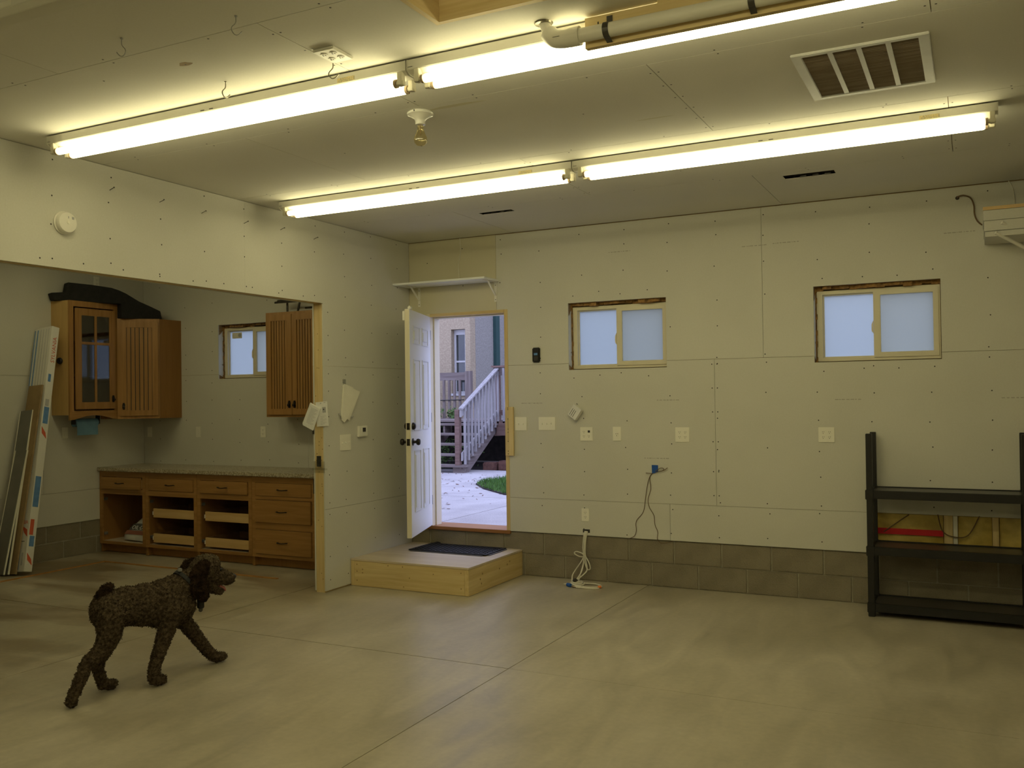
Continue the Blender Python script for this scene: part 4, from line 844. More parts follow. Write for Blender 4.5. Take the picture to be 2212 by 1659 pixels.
for a, b, c, e in ((x0 + s, xm - .014, z0 + s, zm - .014), (xm + .014, x1 - s, z0 + s, zm - .014), (x0 + s, xm - .014, zm + .014, z1 - s), (xm + .014, x1 - s, zm + .014, z1 - s)): pbox('pane', 'cabinet_glass', d, a, b, y - 0.012, y - 0.009, c, e, local=True)
pull(d, x1 - 0.035, z0 + 0.10, y - 0.019)
# knob on the side of the cabinet
bm = nb(); lathe(bm, (-3.55, -1.2005, 2.09), (0, -1, 0), [(0.03, 0), (0.036, 0.012), (0.03, 0.028), (0.001, 0.034)], 16); obj('side_knob', bm, 'black_plastic', t, smooth=True)
# paper towel under it
t = thing('towel_roll', 'blue shop towel roll under the glazed cabinet with a sheet hanging down', 'paper towel', (-3.54, -0.93, 1.43))
bm = nb(); cyl(bm, (-3.54, -1.06, 1.437), (-3.54, -0.78, 1.437), 0.043, n=20); obj('roll', bm, 'towel_blue', t, smooth=True)
bm = nb(); loft(bm, [[(-3.497 + a, -1.055, z), (-3.497 + a, -0.80, z), (-3.494 + a, -0.80, z), (-3.494 + a, -1.055, z)] for a, z in ((0, 1.437), (0.002, 1.39), (0.006, 1.34), (0.004, 1.305))]); obj('hanging_sheet', bm, 'towel_blue', t)
for y in (-1.075, -0.775): pbox('holder', 'black_plastic', t, -3.56, -3.50, y, y + 0.01, 1.42, 1.519)
# black curved panel lying on the cabinets
A = Vector((-3.56, -1.25, 0)); tt = Vector((0.36, 0.95, 0)).normalized(); nn = Vector((tt.y, -tt.x, 0))
out = [(-0.02, 2.722), (-0.045, 2.795), (0.10, 2.812), (0.118, 2.915), (0.35, 2.906), (0.56, 2.888), (0.64, 2.866), (0.71, 2.838), (0.857, 2.756), (0.97, 2.712), (1.087, 2.662), (1.107, 2.568), (0.665, 2.5675), (0.66, 2.722)]
bm = nb(); prism(bm, [A + tt * a + Vector((0, 0, z)) + nn * 0.02 for a, z in out], -nn * 0.13); tag(obj('black_liner', bm, 'black_foam', bevel=0.004), 'black curved plastic panel lying across the tops of the bay cabinets', 'panel')
t = thing('metal_stand', 'dark metal folding stand lying on the beadboard wall cabinet', 'stand', (-1.2, -0.2, 2.55))
for P in (((-1.536, -0.2, 2.665), (-0.93, -0.2, 2.664)), ((-1.536, -0.2, 2.665), (-1.40, -0.12, 2.70)), ((-1.204, -0.2, 2.664), (-1.235, -0.2, 2.556)), ((-1.20, -0.12, 2.60), (-0.93, -0.12, 2.60)), ((-1.44, -0.12, 2.70), (-1.44, -0.12, 2.556)), ((-1.50, -0.2, 2.68), (-1.36, -0.16, 2.69)), ((-0.96, -0.2, 2.664), (-0.96, -0.12, 2.556))):
    bm = nb(); cyl(bm, P[0], P[1], 0.011, n=6); obj('bar', bm, 'dark_steel', t)
# base cabinets
UX = [-3.698, -2.985, -2.235, -1.490, -0.690]; FYB = -0.62; TOPZ = 0.895
UL = ['oak base cabinet with an open cupboard holding a white sack', 'oak base cabinet with two pull-out trays, next to the sack cupboard', 'oak base cabinet with two pull-out trays, next to the drawer stack', 'oak base cabinet with a stack of three drawers next to the exposed stud']
for i in range(4):
    a, b = UX[i] + 0.001, UX[i + 1] - 0.001
    t = thing('base_cabinet', UL[i], 'cabinet', ((a + b) / 2, -0.3, 0), 0, 'base cabinets under the granite top')
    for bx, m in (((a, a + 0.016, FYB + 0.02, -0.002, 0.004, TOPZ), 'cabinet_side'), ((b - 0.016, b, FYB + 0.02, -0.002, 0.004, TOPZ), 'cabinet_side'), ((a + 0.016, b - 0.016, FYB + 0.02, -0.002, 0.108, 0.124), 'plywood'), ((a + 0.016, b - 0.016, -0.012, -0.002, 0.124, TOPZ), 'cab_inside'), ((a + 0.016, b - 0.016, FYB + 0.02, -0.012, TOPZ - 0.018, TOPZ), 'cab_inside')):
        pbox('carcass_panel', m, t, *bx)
    pbox('toe_kick', 'cabinet_side', t, a + 0.016, b - 0.016, FYB + 0.075, FYB + 0.09, 0.004, 0.108)
    st = 0.045
    hol_ = [(a + st, b - st, 0.70, 0.835)] + ([(a + st, b - st, 0.125, 0.645)] if i < 3 else [(a + st, b - st, 0.44, 0.668), (a + st, b - st, 0.128, 0.375)])
    bm = nb(); slab(bm, 'y', FYB, FYB + 0.02, a, b, 0.095, TOPZ, hol_); obj('face_frame', bm, 'oak_x', t, bevel=0.0015)
    DR = [(0.703, 0.832)] + ([] if i < 3 else [(0.443, 0.665), (0.131, 0.372)])
    for k, (z0, z1) in enumerate(DR):
        o_ = (0.022 if i == 0 else 0.012 if i == 2 else 0.0) if i < 3 else (0.0, 0.014, 0.006)[k]
        bm = nb(); box(bm, a + st + 0.003, b - st - 0.003, FYB - 0.004 - o_, FYB + 0.016 - o_, z0, z1); dr = obj('drawer', bm, 'oak_x', t, bevel=0.003)
        pbox('drawer_box', 'birch_x', dr, a + st + 0.016, b - st - 0.016, FYB + 0.0165 - o_, FYB + 0.45, z0 + 0.012, z1 - 0.02)
        bm = nb(); xc = (a + b) / 2; zc = (z0 + z1) / 2; y = FYB - 0.004 - o_
        tube(bm, [(xc - 0.056, y, zc), (xc - 0.056, y - 0.022, zc + .002), (xc, y - 0.028, zc - .003), (xc + 0.056, y - 0.022, zc + .002), (xc + 0.056, y, zc)], 0.005, 8); obj('bar_handle', bm, 'bronze', dr, smooth=True)
    if i in (1, 2):
        for z0 in (0.148, 0.414):
            x0, x1, ya, yb = a + 0.085, b - 0.06, FYB + 0.028, -0.10; zt = z0 + 0.094
            bm = nb(); box(bm, x0, x1, ya, ya + 0.014, z0, zt); tr_ = obj('pull_out_tray', bm, 'birch_x', t, bevel=0.002)
            for bx in ((x0, x0 + 0.012, ya + .014, yb, z0 + .01, zt), (x1 - 0.012, x1, ya + .014, yb, z0 + .01, zt), (x0 + .012, x1 - .012, yb - 0.012, yb, z0 + .01, zt), (x0 + .012, x1 - .012, ya + .014, yb - .012, z0 + .01, z0 + .018)): pbox('tray_side', 'cab_inside', tr_, *bx)  # dark colour on the tray sides stands in for shade inside the cupboard
            pbox('tray_slide', 'white_plastic', tr_, x0 - 0.014, x0 - 0.001, ya + 0.002, yb, z0 + 0.025, z0 + 0.062)
            pbox('tray_slide', 'white_plastic', tr_, x1 + 0.001, x1 + 0.012, ya + 0.002, yb, z0 + 0.025, z0 + 0.062)
    if i < 3:
        for z in (0.20, 0.58): pbox('hinge_plate', 'galvanised', t, a + 0.0165, a + 0.034, FYB + 0.035, FYB + 0.08, z - 0.015, z + 0.015)
ct = nb(); box(ct, AX + 0.001, -0.118, -0.655, -0.001, TOPZ, TOPZ + 0.04); tag(obj('countertop', ct, 'granite', bevel=0.006), 'speckled beige granite countertop over the oak base cabinets', 'countertop')
# sack of absorbent
t = thing('absorbent_sack', 'white plastic sack of oil absorbent slumped in the open cupboard', 'sack', (-3.15, -0.42, 0.124))
bm = nb(); rings = []
for z, x0, x1, y0, y1 in ((0.1245, -3.40, -3.01, -0.50, -0.20), (0.14, -3.46, -3.005, -0.55, -0.18), (0.185, -3.455, -3.005, -0.555, -0.17), (0.24, -3.40, -3.005, -0.53, -0.16), (0.31, -3.34, -3.008, -0.48, -0.15), (0.38, -3.28, -3.01, -0.42, -0.14), (0.46, -3.23, -3.012, -0.35, -0.13), (0.54, -3.14, -3.02, -0.29, -0.16)):
    n_ = 20; cx, cy, ax_, ay_ = (x0 + x1) / 2, (y0 + y1) / 2, (x1 - x0) / 2, (y1 - y0) / 2
    rings.append([(cx + ax_ * math.copysign(abs(math.cos(q)) ** 0.45, math.cos(q)), cy + ay_ * math.copysign(abs(math.sin(q)) ** 0.45, math.sin(q)), z + 0.006 * math.sin(5 * q + z * 30)) for q in [2 * math.pi * k / n_ for k in range(n_)]])
loft(bm, rings); sk = obj('sack_body', bm, 'bag_plastic', t, smooth=True)
def onface(z): 
    for (za, ya), (zb, yb) in (((0.185, -0.555), (0.24, -0.53)), ((0.24, -0.53), (0.31, -0.48)), ((0.31, -0.48), (0.38, -0.42)), ((0.38, -0.42), (0.46, -0.35))):
        if za <= z <= zb: return ya + (yb - ya) * (z - za) / (zb - za)
for z0, z1, m, xl in ((0.205, 0.245, 'bag_brown', -3.40), (0.253, 0.308, 'ink', -3.35), (0.312, 0.316, 'ink', -3.32)):
    bm = nb(); y0, y1 = onface(z0) - 0.004, onface(z1) - 0.004
    prism(bm, [(xl, y0, z0), (-3.012, y0, z0), (-3.012, y1, z1), (xl + 0.03, y1, z1)], (0, 0.003, 0)); obj('print_band', bm, m, sk)
yd = Vector((0, onface(0.30) - onface(0.26), 0.04))
text('lettering', 'OIL·DRI', 0.066, 'paper_white', sk, (-3.315, onface(0.258) - 0.0055, 0.259), (1, 0, 0), yd)
# leaning long carton of lamp tubes
def lean(base, top, w, d, along=Vector((1, 0, 0))):
    """frame of a board whose right front edge runs from base to top: returns matrix (x: width to the left, y: depth back, z: length) and length"""
    a = (Vector(top) - Vector(base)); L_ = a.length; a = a / L_
    u = (along - a * along.dot(a)).normalized(); v = a.cross(u)
    M_ = Matrix(((u.x, v.x, a.x, base[0]), (u.y, v.y, a.y, base[1]), (u.z, v.z, a.z, base[2]), (0, 0, 0, 1)))
    return M_, L_
M_, L_ = lean((-3.165, -1.9, 0.046), (-3.425, -1.388, 2.44), 0.27, 0.085)
t = thing('tube_carton', 'long white carton of fluorescent tubes leaning in the bay corner', 'box', (-3.3, -1.86, 0))
bm = nb(); box(bm, -0.262, 0, 0, 0.085, 0, L_, M_); cb = obj('carton_body', bm, 'carton', t, bevel=0.002)
for x0, x1, z0, z1, m in ((-0.255, -0.243, 1.55, L_ - .02, 'print_blue'), (-0.215, -0.20, 1.55, L_ - .02, 'print_blue'), (-0.165, -0.158, 1.6, L_ - .02, 'ink_grey'), (-0.125, -0.118, 1.6, L_ - .02, 'ink_grey'), (-0.085, -0.079, 1.6, L_ - .02, 'ink_grey'), (-0.045, -0.04, 1.6, L_ - .02, 'ink_grey'),
                        (-0.262, -0.16, 0.01, 0.27, 'print_blue'), (-0.15, -0.125, 0.02, 0.16, 'print_blue'), (-0.11, -0.085, 0.02, 0.22, 'print_blue'), (-0.20, -0.18, 0.3, 0.33, 'print_blue'), (-0.06, -0.035, 0.06, 0.18, 'ink_grey'), (-0.14, -0.05, 0.95, 0.955, 'ink_grey'), (-0.14, -0.05, 1.02, 1.026, 'ink_grey'), (-0.13, -0.06, 1.10, 1.105, 'ink_grey'), (-0.15, -0.04, 0.285, 0.292, 'ink')):
    bm = nb(); box(bm, x0, x1, -0.0012, 0.0004, z0, z1, M_); obj('print_band', bm, m, cb)
bm = nb(); prism(bm, [M_ @ Vector(q) for q in ((-0.10, -0.0014, 0.44), (-0.02, -0.0014, 0.40), (-0.01, -0.0014, 0.33), (-0.06, -0.0014, 0.37))], M_.to_3x3() @ Vector((0, 0.001, 0))); obj('logo_flag', bm, 'print_red', cb)
X3, Z3 = M_.to_3x3() @ Vector((1, 0, 0)), M_.to_3x3() @ Vector((0, 0, 1))
text('lettering', 'SYLVANIA', 0.050, 'print_red', cb, M_ @ Vector((-0.245, -0.0016, 0.455)), X3, Z3)
text('lettering', 'SYLVANIA', 0.060, 'print_red', cb, M_ @ Vector((0.0016, 0.066, 2.08)), Z3, M_.to_3x3() @ Vector((0, -1, 0)))
for y0, y1, z0, z1, m in ((0.02, 0.08, 2.05, 2.36, 'carton'), (0.015, 0.07, 1.45, 1.62, 'print_blue'), (0.02, 0.06, 1.63, 1.70, 'ink_grey'), (0.01, 0.07, 0.62, 0.92, 'print_blue'), (0.02, 0.05, 1.88, 1.96, 'print_blue'), (0.02, 0.07, 0.24, 0.34, 'print_blue'), (0.01, 0.05, 0.35, 0.5, 'print_red')):
    bm = nb(); box(bm, -0.0004, 0.0012, y0, y1, z0, z1, M_); obj('print_band', bm, m, cb)
for z0 in (1.30, 0.06):
    bm = nb(); prism(bm, [M_ @ Vector(q) for q in ((0.0014, 0.01, z0 + .12), (0.0014, 0.06, z0 + .06), (0.0014, 0.075, z0), (0.0014, 0.02, z0 + .05))], M_.to_3x3() @ Vector((-0.001, 0, 0))); obj('logo_flag', bm, 'print_red', cb)
for base, top, w, d, m, lab, nm in (((-3.243, -1.935, 0.02), (-3.359, -1.555, 1.836), 0.20, 0.018, 'hardboard', 'brown hardboard plank leaning against the long white carton', 'leaning_plank'),
        ((-3.294, -1.972, 0.02), (-3.426, -1.61, 1.587), 0.185, 0.012, 'grey_sheet', 'taller grey metal sheet with pale edges leaning in front of the plank', 'leaning_sheet'),
        ((-3.319, -2.0, 0.02), (-3.38, -1.705, 1.19), 0.176, 0.010, 'grey_sheet', 'shorter grey metal sheet with pale edges in front of the taller sheet', 'leaning_sheet')):
    M_, L_ = lean(base, top, w, d); t = thing(nm, lab, 'board', (base[0] - w / 2, base[1], 0))
    bm = nb(); box(bm, -w, 0, 0, d, 0, L_, M_); obj('board', bm, m, t)
    if m == 'grey_sheet':
        for x0 in (-w - 0.002, -0.005):
            bm = nb(); box(bm, x0, x0 + 0.008, -0.003, d + .001, 0.0, L_, M_); obj('pale_edge', bm, 'paper', t)
# wooden edging strips on the bay floor
for b, lab in (((-3.09, -0.80, -1.055, -1.025, 0.0, 0.008), 'orange-brown strip on the bay floor running along the base cabinets'), ((-3.125, -3.095, -4.2, -1.025, 0.0, 0.008), 'orange-brown strip on the bay floor running along the far wall')):
    tag(pbox('floor_strip', 'floor_strip', None, *b), lab, 'floor strip')

# ================================================================ OUTSIDE THE DOOR
GZ = 0.30
bm = nb(); box(bm, -30, 25, 0.26, 45, -0.6, GZ - 0.03); patio = structure(obj('patio', bm, 'soil'))
for x0, x1, y0, y1 in ((-30, -6.0, 0.27, 9.0), (-6.0, -0.235, 0.27, 3.25), (-0.235, 4.0, 0.27, 3.25), (-6.0, 4.0, 3.25, 7.3), (4.0, 25, 0.27, 9.0)):
    pbox('patio_slab', 'patio', patio, x0 + .006, x1 - .006, y0 + .006, y1 - .006, GZ - 0.1, GZ, bevel=0.004)
gp = [(-1.95, 4.78), (-1.5, 4.20), (-0.85, 3.60), (-0.2, 3.35), (3.8, 3.3), (3.8, 6.6), (-1.2, 6.45), (-1.7, 6.2), (-1.95, 5.75), (-2.05, 5.3)]
lawn = thing('lawn', 'green patch of lawn with a curved edge on the concrete patio', 'grass', (0, 5, GZ)); lawn['kind'] = 'stuff'
bm = nb(); prism(bm, [(a, b, GZ) for a, b in gp], (0, 0, 0.02)); obj('turf', bm, 'soil', lawn)
def inside(x, y):
    c = False
    for (x1, y1), (x2, y2) in zip(gp, gp[1:] + gp[:1]):
        if (y1 > y) != (y2 > y) and x < (x2 - x1) * (y - y1) / (y2 - y1) + x1: c = not c
    return c
bm = nb(); k = 0
while k < 14000:
    x, y = random.uniform(-2.1, 1.2), random.uniform(3.25, 6.6)
    if not inside(x, y): continue
    k += 1; a = random.uniform(0, 6.28); h_ = random.uniform(0.03, 0.085); l = random.uniform(-.03, .03); b_ = 0.006
    v = [bm.verts.new((x - b_ * math.cos(a), y - b_ * math.sin(a), GZ + .018)), bm.verts.new((x + b_ * math.cos(a), y + b_ * math.sin(a), GZ + .018)), bm.verts.new((x + l, y + random.uniform(-.03, .03), GZ + .018 + h_))]; bm.faces.new(v)
stuff(obj('grass_blades', bm, 'grass', lawn))
bm = nb()
for k in range(240):
    x = random.uniform(-4.2, -0.3); y = random.uniform(0.9, 6.8) if k % 3 else random.uniform(4.2, 6.6)
    if inside(x, y) or (x < -3.2 and y > 6.45): continue
    s = random.uniform(0.015, 0.045); a = random.uniform(0, 6.28); c, d = math.cos(a) * s, math.sin(a) * s
    v = [bm.verts.new(p) for p in ((x - c, y - d, GZ + .003), (x + d * .5, y - c * .5, GZ + .008), (x + c, y + d, GZ + .006 + random.uniform(0, .015)), (x - d * .5, y + c * .5, GZ + .004))]; bm.faces.new(v)
lf = stuff(obj('fallen_leaves', bm, 'leaf_brown')); lf['label'] = 'brown leaf litter scattered over the patio'; lf['category'] = 'leaves'
# staircase
SX0, SX1, SY, TR, TZ = -5.3, -3.22, 6.52, 0.27, 0.442
t = thing('deck_stairs', 'weathered wooden stairs with open treads rising to the deck', 'stairs', (-4.2, 7.2, GZ))
for i in range(5):
    pbox('tread', 'grey_cedar_x', t, SX0, SX1 + 0.06, SY + TR * i, SY + TR * (i + 1) - 0.02, TZ + .177 * i - .04, TZ + .177 * i, bevel=0.003)
for x in (SX0 + 0.03, -4.25, SX1 - 0.05):
    bm = nb(); pl = [(x, SY + 0.12, GZ)]
    for i in range(5): pl += [(x, SY + TR * i + 0.03, TZ + .177 * i - .042), (x, SY + TR * (i + 1) + 0.03, TZ + .177 * i - .042)]
    pl += [(x, SY + TR * 5 + .03, 0.98), (x, SY + 0.30, GZ)]
    prism(bm, pl, (0.04, 0, 0)); obj('stringer', bm, 'grey_cedar_y', t)
pbox('base_block', 'grey_cedar_x', t, -3.42, SX1, SY + 0.06, SY + 0.2, GZ, TZ - .04)
pbox('newel_post', 'cedar_red', t, -3.34, -3.25, SY + 0.0, SY + 0.09, TZ, 1.435)
bm = nb(); prism(bm, [(-3.225, SY - 0.02, 1.44), (-3.225, SY + 1.42, 2.21), (-3.225, SY + 1.42, 2.12), (-3.225, SY - 0.02, 1.30)], (0.04, 0, 0)); obj('hand_rail', bm, 'cedar_bleached', t)
bm = nb(); prism(bm, [(-3.235, SY - 0.03, 1.462), (-3.235, SY + 1.42, 2.235), (-3.235, SY + 1.42, 2.205), (-3.235, SY - 0.03, 1.435)], (0.09, 0, 0)); obj('rail_cap', bm, 'cedar_bleached', t)
bm = nb(); prism(bm, [(-3.225, SY + 0.02, 0.66), (-3.225, SY + 1.42, 1.42), (-3.225, SY + 1.42, 1.34), (-3.225, SY + 0.02, 0.52)], (0.03, 0, 0)); obj('lower_rail', bm, 'cedar_bleached', t)
for k in range(11):
    y = SY + 0.05 + 0.128 * k; z = 1.45 + (y - SY) * 0.535; pbox('baluster', 'cedar_bleached', t, -3.185, -3.15, y, y + 0.036, z - 1.02, z - 0.02)
# deck
t = thing('wooden_deck', 'weathered raised wooden deck with slatted railings by the house', 'deck', (-4.5, 8.7, GZ)); D0, D1, DZ = 7.88, 9.55, 1.205
for k in range(12): pbox('deck_board', 'grey_cedar_x', t, -8.0, -1.2, D0 + .139 * k, D0 + .139 * k + .134, DZ - 0.035, DZ)
pbox('fascia', 'cedar_red', t, -3.2, -1.2, D0 - 0.03, D0, DZ - 0.29, DZ - 0.02)
pbox('fascia', 'grey_cedar_x', t, -8.0, -5.35, D0 - 0.03, D0, DZ - 0.24, DZ - 0.02)
for x, y in ((-4.78, 9.42), (-3.27, 7.90), (-1.4, 7.9)): pbox('deck_post', 'cedar_red' if y < 9 else 'grey_cedar_z', t, x, x + (0.14 if y > 9 else 0.1), y, y + 0.1, GZ if y > 9 else DZ - 0.3, 2.215)
pbox('top_rail', 'grey_cedar_x', t, -8.0, -4.78, 9.44, 9.48, 2.02, 2.19)
for k in range(22): pbox('baluster', 'grey_cedar_z', t, -7.7 + 0.132 * k, -7.65 + 0.132 * k, 9.40, 9.435, DZ, 2.03)
bm = nb(); cyl(bm, (-8, 9.38, 1.56), (-4.78, 9.38, 1.60), 0.012, n=6); obj('cable_run', bm, 'black_plastic', t)
pbox('rail_cap', 'cedar_red', t, -3.3, -1.2, 7.86, 7.99, 2.215, 2.25)
pbox('top_rail', 'grey_cedar_x', t, -3.2, -1.2, 7.90, 7.94, 2.06, 2.21)
for x in (-3.06, -2.92, -2.78, -2.64, -2.5, -2.3): pbox('baluster', 'cedar_bleached', t, x, x + 0.04, 7.85, 7.885, DZ - 0.05, 2.2)
pbox('lower_rail', 'cedar_red', t, -3.2, -1.2, 7.90, 7.94, 1.30, 1.40)
pbox('skirt_back', 'soil', t, -8.0, -1.2, 9.5, 9.53, GZ, DZ - 0.04)  # dark back sheet, under-deck shade put into its colour
for k in range(7):
    x = -3.35 + 0.3 * k; bm = nb(); box(bm, x, x + 0.27, 7.55 + .05 * (k % 2), 7.82, GZ - .04, GZ + 0.12 + 0.03 * (k % 3)); tag(obj('garden_brick', bm, 'brick_red', bevel=0.02), 'rough reddish brick lying in a row under the deck edge', 'brick', 'bricks under the deck')
def shrub(name, label, c, r, n, group=None):
    t = thing(name, label, 'plant', (c[0], c[1], c[2]), 0, group)
    bm = nb()
    for k in range(n):
        p = Vector((random.gauss(0, r[0]), random.gauss(0, r[1]), abs(random.gauss(r[2], r[2] * .6)))) + Vector(c); s = random.uniform(0.02, 0.05); q = Vector((random.uniform(-1, 1), random.uniform(-1, 1), random.uniform(-.5, 1))).normalized(); u = q.orthogonal().normalized()
        v = [bm.verts.new(p - u * s * .4), bm.verts.new(p + q * s), bm.verts.new(p + u * s * .4), bm.verts.new(p - q * s)]; bm.faces.new(v)
    stuff(obj('leaves', bm, 'leaf_green', t))
    bm = nb()
    for k in range(5): tube(bm, [Vector(c), Vector(c) + Vector((random.gauss(0, r[0] * .4), random.gauss(0, r[1] * .4), r[2])), Vector(c) + Vector((random.gauss(0, r[0]), random.gauss(0, r[1]), r[2] * 1.8))], 0.006, 5, 3)
    obj('stems', bm, 'hardboard', t)
shrub('shrub', 'low green shrub growing behind the open stair treads', (-4.75, 8.15, GZ - .03), (0.35, 0.12, 0.35), 700)
shrub('deck_plant', 'leafy green plant on the deck behind the railing slats', (-5.45, 9.2, DZ), (0.12, 0.05, 0.13), 220)
shrub('deck_plant', 'smaller green plant on the deck close to the far railing post', (-4.98, 9.2, DZ), (0.05, 0.04, 0.10), 120)
# neighbouring house
hs = thing('stucco_house', 'stucco house with tan and grey walls beyond the deck', 'house', (-8, 12, GZ))
HW = [(-5.70, -5.33, 1.74, 3.205), (-6.75, -6.10, 1.74, 3.205)]
bm = nb(); slab(bm, 'y', 10.42, 10.66, -16, -5.2, 0.0, 7.0, HW); obj('tan_wall', bm, 'stucco_tan', hs)
bm = nb(); slab(bm, 'x', -5.44, -5.2, 10.665, 22, 0.0, 7.0); obj('grey_wall', bm, 'stucco_grey', hs)
bm = nb(); slab(bm, 'y', 16.0, 16.2, -5.19, 8, 0.0, 7.0); obj('grey_wall', bm, 'stucco_grey', hs)
for a, b, c, d in HW:
    bm = nb(); slab(bm, 'y', 10.56, 10.62, a, b, c, d, [(a + .05, b - .09, c + .05, (c + d) / 2 - .02), (a + .05, b - .09, (c + d) / 2 + .02, d - .12)]); wf = obj('house_window', bm, 'house_white', hs)
    pbox('pane', 'house_glass', wf, a + .04, b - .08, 10.585, 10.59, c + .04, d - .1)
    pbox('sill', 'house_white', wf, a - .01, b + .01, 10.40, 10.56, c - .05, c)
pbox('downspout', 'trim_green', hs, -5.198, -5.12, 11.53, 11.72, 0.3, 7.0)
pbox('downspout', 'trim_green', hs, -5.198, -5.12, 12.15, 12.42, 0.3, 7.0)
bm = nb(); prism(bm, [(-16.4, 10.0, 7.0), (-4.8, 10.0, 7.0), (-4.8, 10.0, 7.15), (-16.4, 10.0, 7.15)], (0, 12, 0)); obj('roof', bm, 'trim_green', hs)

# ================================================================ THE DOG
dog = thing('dog', 'curly brown dog walking across the concrete floor with its mouth open', 'dog', (0.619, -3.82, 0), math.radians(75.5))
# local axes: x forward along the heading, y to the dog's left, z up
def ell(bm, c, r, rot=0.0):
    m_ = Matrix.Translation(c) @ Matrix.Rotation(rot, 4, 'Y') @ Matrix.Diagonal((*r, 1)); bmesh.ops.create_icosphere(bm, subdivisions=3, radius=1.0, matrix=m_)
def limb(bm, pts, squash=1.0):
    P = [Vector(p[:3]) for p in pts]
    for (a, b) in zip(pts[:-1], pts[1:]):
        pa, pb = Vector(a[:3]), Vector(b[:3]); n_ = max(2, int((pb - pa).length / 0.012))
        for k in range(n_ + 1):
            q = pa.lerp(pb, k / n_); r = a[3] + (b[3] - a[3]) * k / n_
            bmesh.ops.create_icosphere(bm, subdivisions=2, radius=r, matrix=Matrix.Translation(q))
def fuse(name, bm, m, parent, voxel, smooth_n, amp, scale, seed=0.0):
    me = bpy.data.meshes.new(name); bm.to_mesh(me); bm.free()
    o = bpy.data.objects.new(name, me); C.objects.link(o)
    r = o.modifiers.new('r', 'REMESH'); r.mode = 'VOXEL'; r.voxel_size = voxel
    s = o.modifiers.new('s', 'SMOOTH'); s.iterations = smooth_n; s.factor = 0.5
    dg = bpy.context.evaluated_depsgraph_get(); m2 = bpy.data.meshes.new_from_object(o.evaluated_get(dg))
    bpy.data.objects.remove(o)
    if amp:
        nv = [v.normal.copy() for v in m2.vertices]
        for v, n_ in zip(m2.vertices, nv):
            p = v.co * scale + Vector((seed, seed, seed))
            q = noise.noise(p) * 0.6 + abs(noise.noise(p * 2.1)) * 0.8 - 0.2
            v.co += n_ * amp * q
    for p in m2.polygons: p.use_smooth = True
    m2.materials.clear(); m2.materials.append(MATS[m]); m2.name = name
    o = bpy.data.objects.new(name, m2); C.objects.link(o); o.parent = parent
    return o
bm = nb(); Ln, Lf = -0.072, 0.072      # near side is the dog's right, so minus y
ell(bm, (-0.185, 0, 0.475), (0.105, 0.088, 0.112)); ell(bm, (-0.09, 0, 0.478), (0.13, 0.090, 0.112)); ell(bm, (0.02, 0, 0.468), (0.14, 0.095, 0.122))
ell(bm, (0.13, 0, 0.455), (0.14, 0.100, 0.142)); ell(bm, (0.21, 0, 0.450), (0.105, 0.094, 0.140)); ell(bm, (0.275, 0, 0.425), (0.062, 0.072, 0.095))
limb(bm, [(0.20, 0, 0.525, 0.088), (0.27, 0, 0.540, 0.083), (0.335, 0, 0.568, 0.074), (0.385, 0, 0.60, 0.070)])       # neck
ell(bm, (0.395, 0, 0.612), (0.088, 0.074, 0.086)); ell(bm, (0.440, 0, 0.635), (0.066, 0.062, 0.062)); ell(bm, (0.455, 0, 0.60), (0.062, 0.052, 0.058))   # skull, brow
limb(bm, [(0.46, 0, 0.574, 0.056), (0.52, 0, 0.552, 0.047), (0.572, 0, 0.533, 0.039)])                                   # muzzle
limb(bm, [(0.425, 0, 0.540, 0.045), (0.462, 0, 0.494, 0.032), (0.512, 0, 0.464, 0.023)])                                  # lower jaw
# legs: near hind pushed back, far hind under the belly, near fore upright, far fore reaching
limb(bm, [(-0.205, Ln * .8, 0.46, 0.082), (-0.215, Ln, 0.36, 0.066), (-0.245, Ln, 0.29, 0.050), (-0.345, Ln, 0.215, 0.036), (-0.385, Ln, 0.13, 0.033), (-0.415, Ln, 0.070, 0.031), (-0.430, Ln, 0.034, 0.030), (-0.418, Ln, 0.024, 0.024)])
limb(bm, [(-0.165, Lf * .8, 0.44, 0.075), (-0.150, Lf, 0.32, 0.058), (-0.175, Lf, 0.24, 0.044), (-0.225, Lf, 0.165, 0.034), (-0.205, Lf, 0.09, 0.032), (-0.185, Lf, 0.04, 0.032), (-0.135, Lf, 0.030, 0.029)])
limb(bm, [(0.155, Ln * .9, 0.42, 0.066), (0.120, Ln, 0.31, 0.050), (0.085, Ln, 0.22, 0.040), (0.048, Ln, 0.125, 0.035), (0.040, Ln, 0.055, 0.034), (0.050, Ln, 0.036, 0.033), (0.088, Ln, 0.032, 0.030)])
limb(bm, [(0.235, Lf * .9, 0.41, 0.064), (0.305, Lf, 0.31, 0.048), (0.37, Lf, 0.225, 0.041), (0.435, Lf, 0.13, 0.036), (0.488, Lf, 0.065, 0.034), (0.525, Lf, 0.036, 0.031), (0.572, Lf, 0.034, 0.028)])
body = fuse('body', bm, 'fur', dog, 0.0065, 4, 0.012, 74)
bm = nb(); limb(bm, [(-0.235, 0, 0.52, 0.030), (-0.225, 0, 0.555, 0.034), (-0.195, 0, 0.592, 0.032), (-0.182, 0, 0.602, 0.024)]); fuse('tail', bm, 'fur_dark', dog, 0.006, 4, 0.012, 62, 3)
for s, nm in ((-1, 'ear'), (1, 'ear')):
    bm = nb()
    for x, z, r in ((0.372, 0.655, 0.030), (0.345, 0.628, 0.048), (0.325, 0.588, 0.060), (0.325, 0.545, 0.062), (0.338, 0.505, 0.052), (0.352, 0.474, 0.036)): ell(bm, (x, s * (0.070 + 0.012 * (0.65 - z) * 5), z), (r, 0.024, r * 1.02))
    fuse(nm, bm, 'fur_dark', dog, 0.006, 4, 0.012, 58, 7 + s)
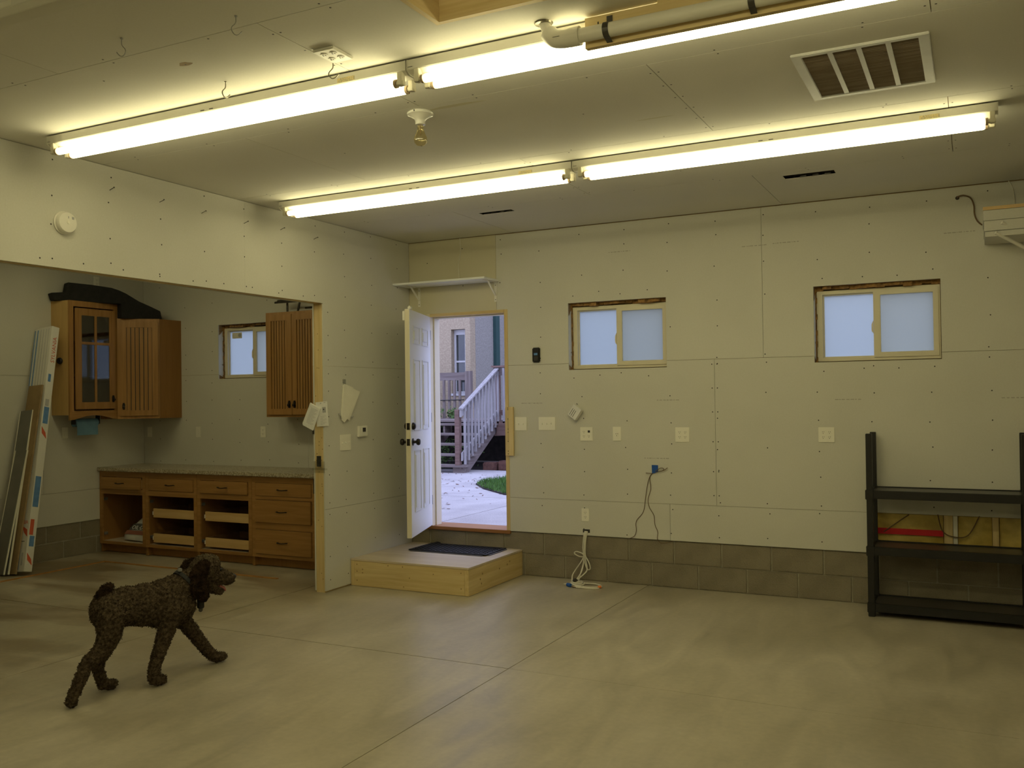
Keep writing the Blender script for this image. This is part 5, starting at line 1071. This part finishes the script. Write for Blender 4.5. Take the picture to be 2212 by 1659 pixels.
bm = nb(); ell(bm, (0.412, 0, 0.672), (0.062, 0.056, 0.030)); ell(bm, (0.452, 0, 0.664), (0.045, 0.05, 0.028)); fuse('crown_tuft', bm, 'fur_light', dog, 0.006, 4, 0.012, 62, 11)
bm = nb(); ell(bm, (0.606, 0, 0.542), (0.018, 0.024, 0.018)); fuse('nose', bm, 'nose', dog, 0.004, 3, 0, 1)
for s in (-1, 1):
    bm = nb(); ell(bm, (0.492, s * 0.043, 0.607), (0.011, 0.009, 0.010)); fuse('eye', bm, 'eye', dog, 0.003, 2, 0, 1)
bm = nb(); limb(bm, [(0.455, 0, 0.518, 0.022), (0.505, 0, 0.497, 0.014), (0.537, 0, 0.482, 0.011), (0.548, 0, 0.466, 0.009)]); fuse('tongue', bm, 'tongue', dog, 0.004, 4, 0, 1)
bm = nb(); ell(bm, (0.455, 0, 0.525), (0.04, 0.034, 0.02), 0.5); fuse('mouth_lining', bm, 'mouth', dog, 0.005, 3, 0, 1)
# collar with a small box and tag
bm = nb(); ca = Vector((0.285, 0, 0.545)); ax_ = Vector((0.82, 0, 0.57)).normalized(); up = Vector((-0.57, 0, 0.82)); sd = Vector((0, 1, 0)); rings = []
for k in range(33):
    q = 2 * math.pi * k / 32; dirn = up * (math.cos(q) * 0.094 + 0.004) + sd * math.sin(q) * 0.083
    rings.append([ca + dirn * f + ax_ * e for f, e in ((0.97, -.011), (0.97, .011), (1.05, .011), (1.05, -.011))])
loft(bm, rings, cap=False); obj('collar', bm, 'collar', dog, local=True)
bm = nb(); box(bm, 0.338, 0.372, -0.062, -0.028, 0.392, 0.452); obj('collar_box', bm, 'black_plastic', dog, local=True, bevel=0.005)
bm = nb(); cyl(bm, (0.355, -0.047, 0.383), (0.355, -0.042, 0.383), 0.013, n=14); obj('name_tag', bm, 'dark_steel', dog, local=True)
bm = nb(); box(bm, 0.222, 0.244, -0.035, -0.012, 0.632, 0.650); obj('collar_buckle', bm, 'galvanised', dog, local=True, bevel=0.003)
# short curled locks all over the coat
def locks(name, src, m, n, size, seed):
    rnd = random.Random(seed); me = src.data; bm = nb(); ps = me.polygons; np_ = len(ps)
    for _ in range(n):
        f = ps[rnd.randrange(np_)]; p = f.center; q = Vector(f.normal)
        if p.z < 0.02: continue
        u = q.orthogonal().normalized(); a = rnd.uniform(0, 6.283); u = (u * math.cos(a) + q.cross(u) * math.sin(a)); w = q.cross(u) * rnd.uniform(0.0016, 0.003); s_ = size * rnd.uniform(0.7, 1.3)
        L0 = p - q * 0.003; L1 = p + q * s_ * 0.55 + u * s_ * 0.25; L2 = p + q * s_ * 0.75 + u * s_ * 0.8; L3 = p + q * s_ * 0.35 + u * s_ * 1.15
        vv = [[bm.verts.new(c - w * k), bm.verts.new(c + w * k)] for c, k in ((L0, 1.0), (L1, 1.0), (L2, 0.8), (L3, 0.4))]
        for a_, b_ in zip(vv[:-1], vv[1:]): bm.faces.new((a_[0], a_[1], b_[1], b_[0]))
    o = stuff(obj(name, bm, m, src, local=True)); return o
locks('coat_curls', body, 'fur', 12000, 0.0075, 5)
for o in list(dog.children):
    if o.name.startswith('ear'): locks('coat_curls', o, 'fur_dark', 1500, 0.008, 6)
    if o.name.startswith('tail'): locks('coat_curls', o, 'fur_dark', 900, 0.009, 8)
    if o.name.startswith('crown'): locks('coat_curls', o, 'fur_light', 1400, 0.008, 9)
bpy.context.view_layer.update()
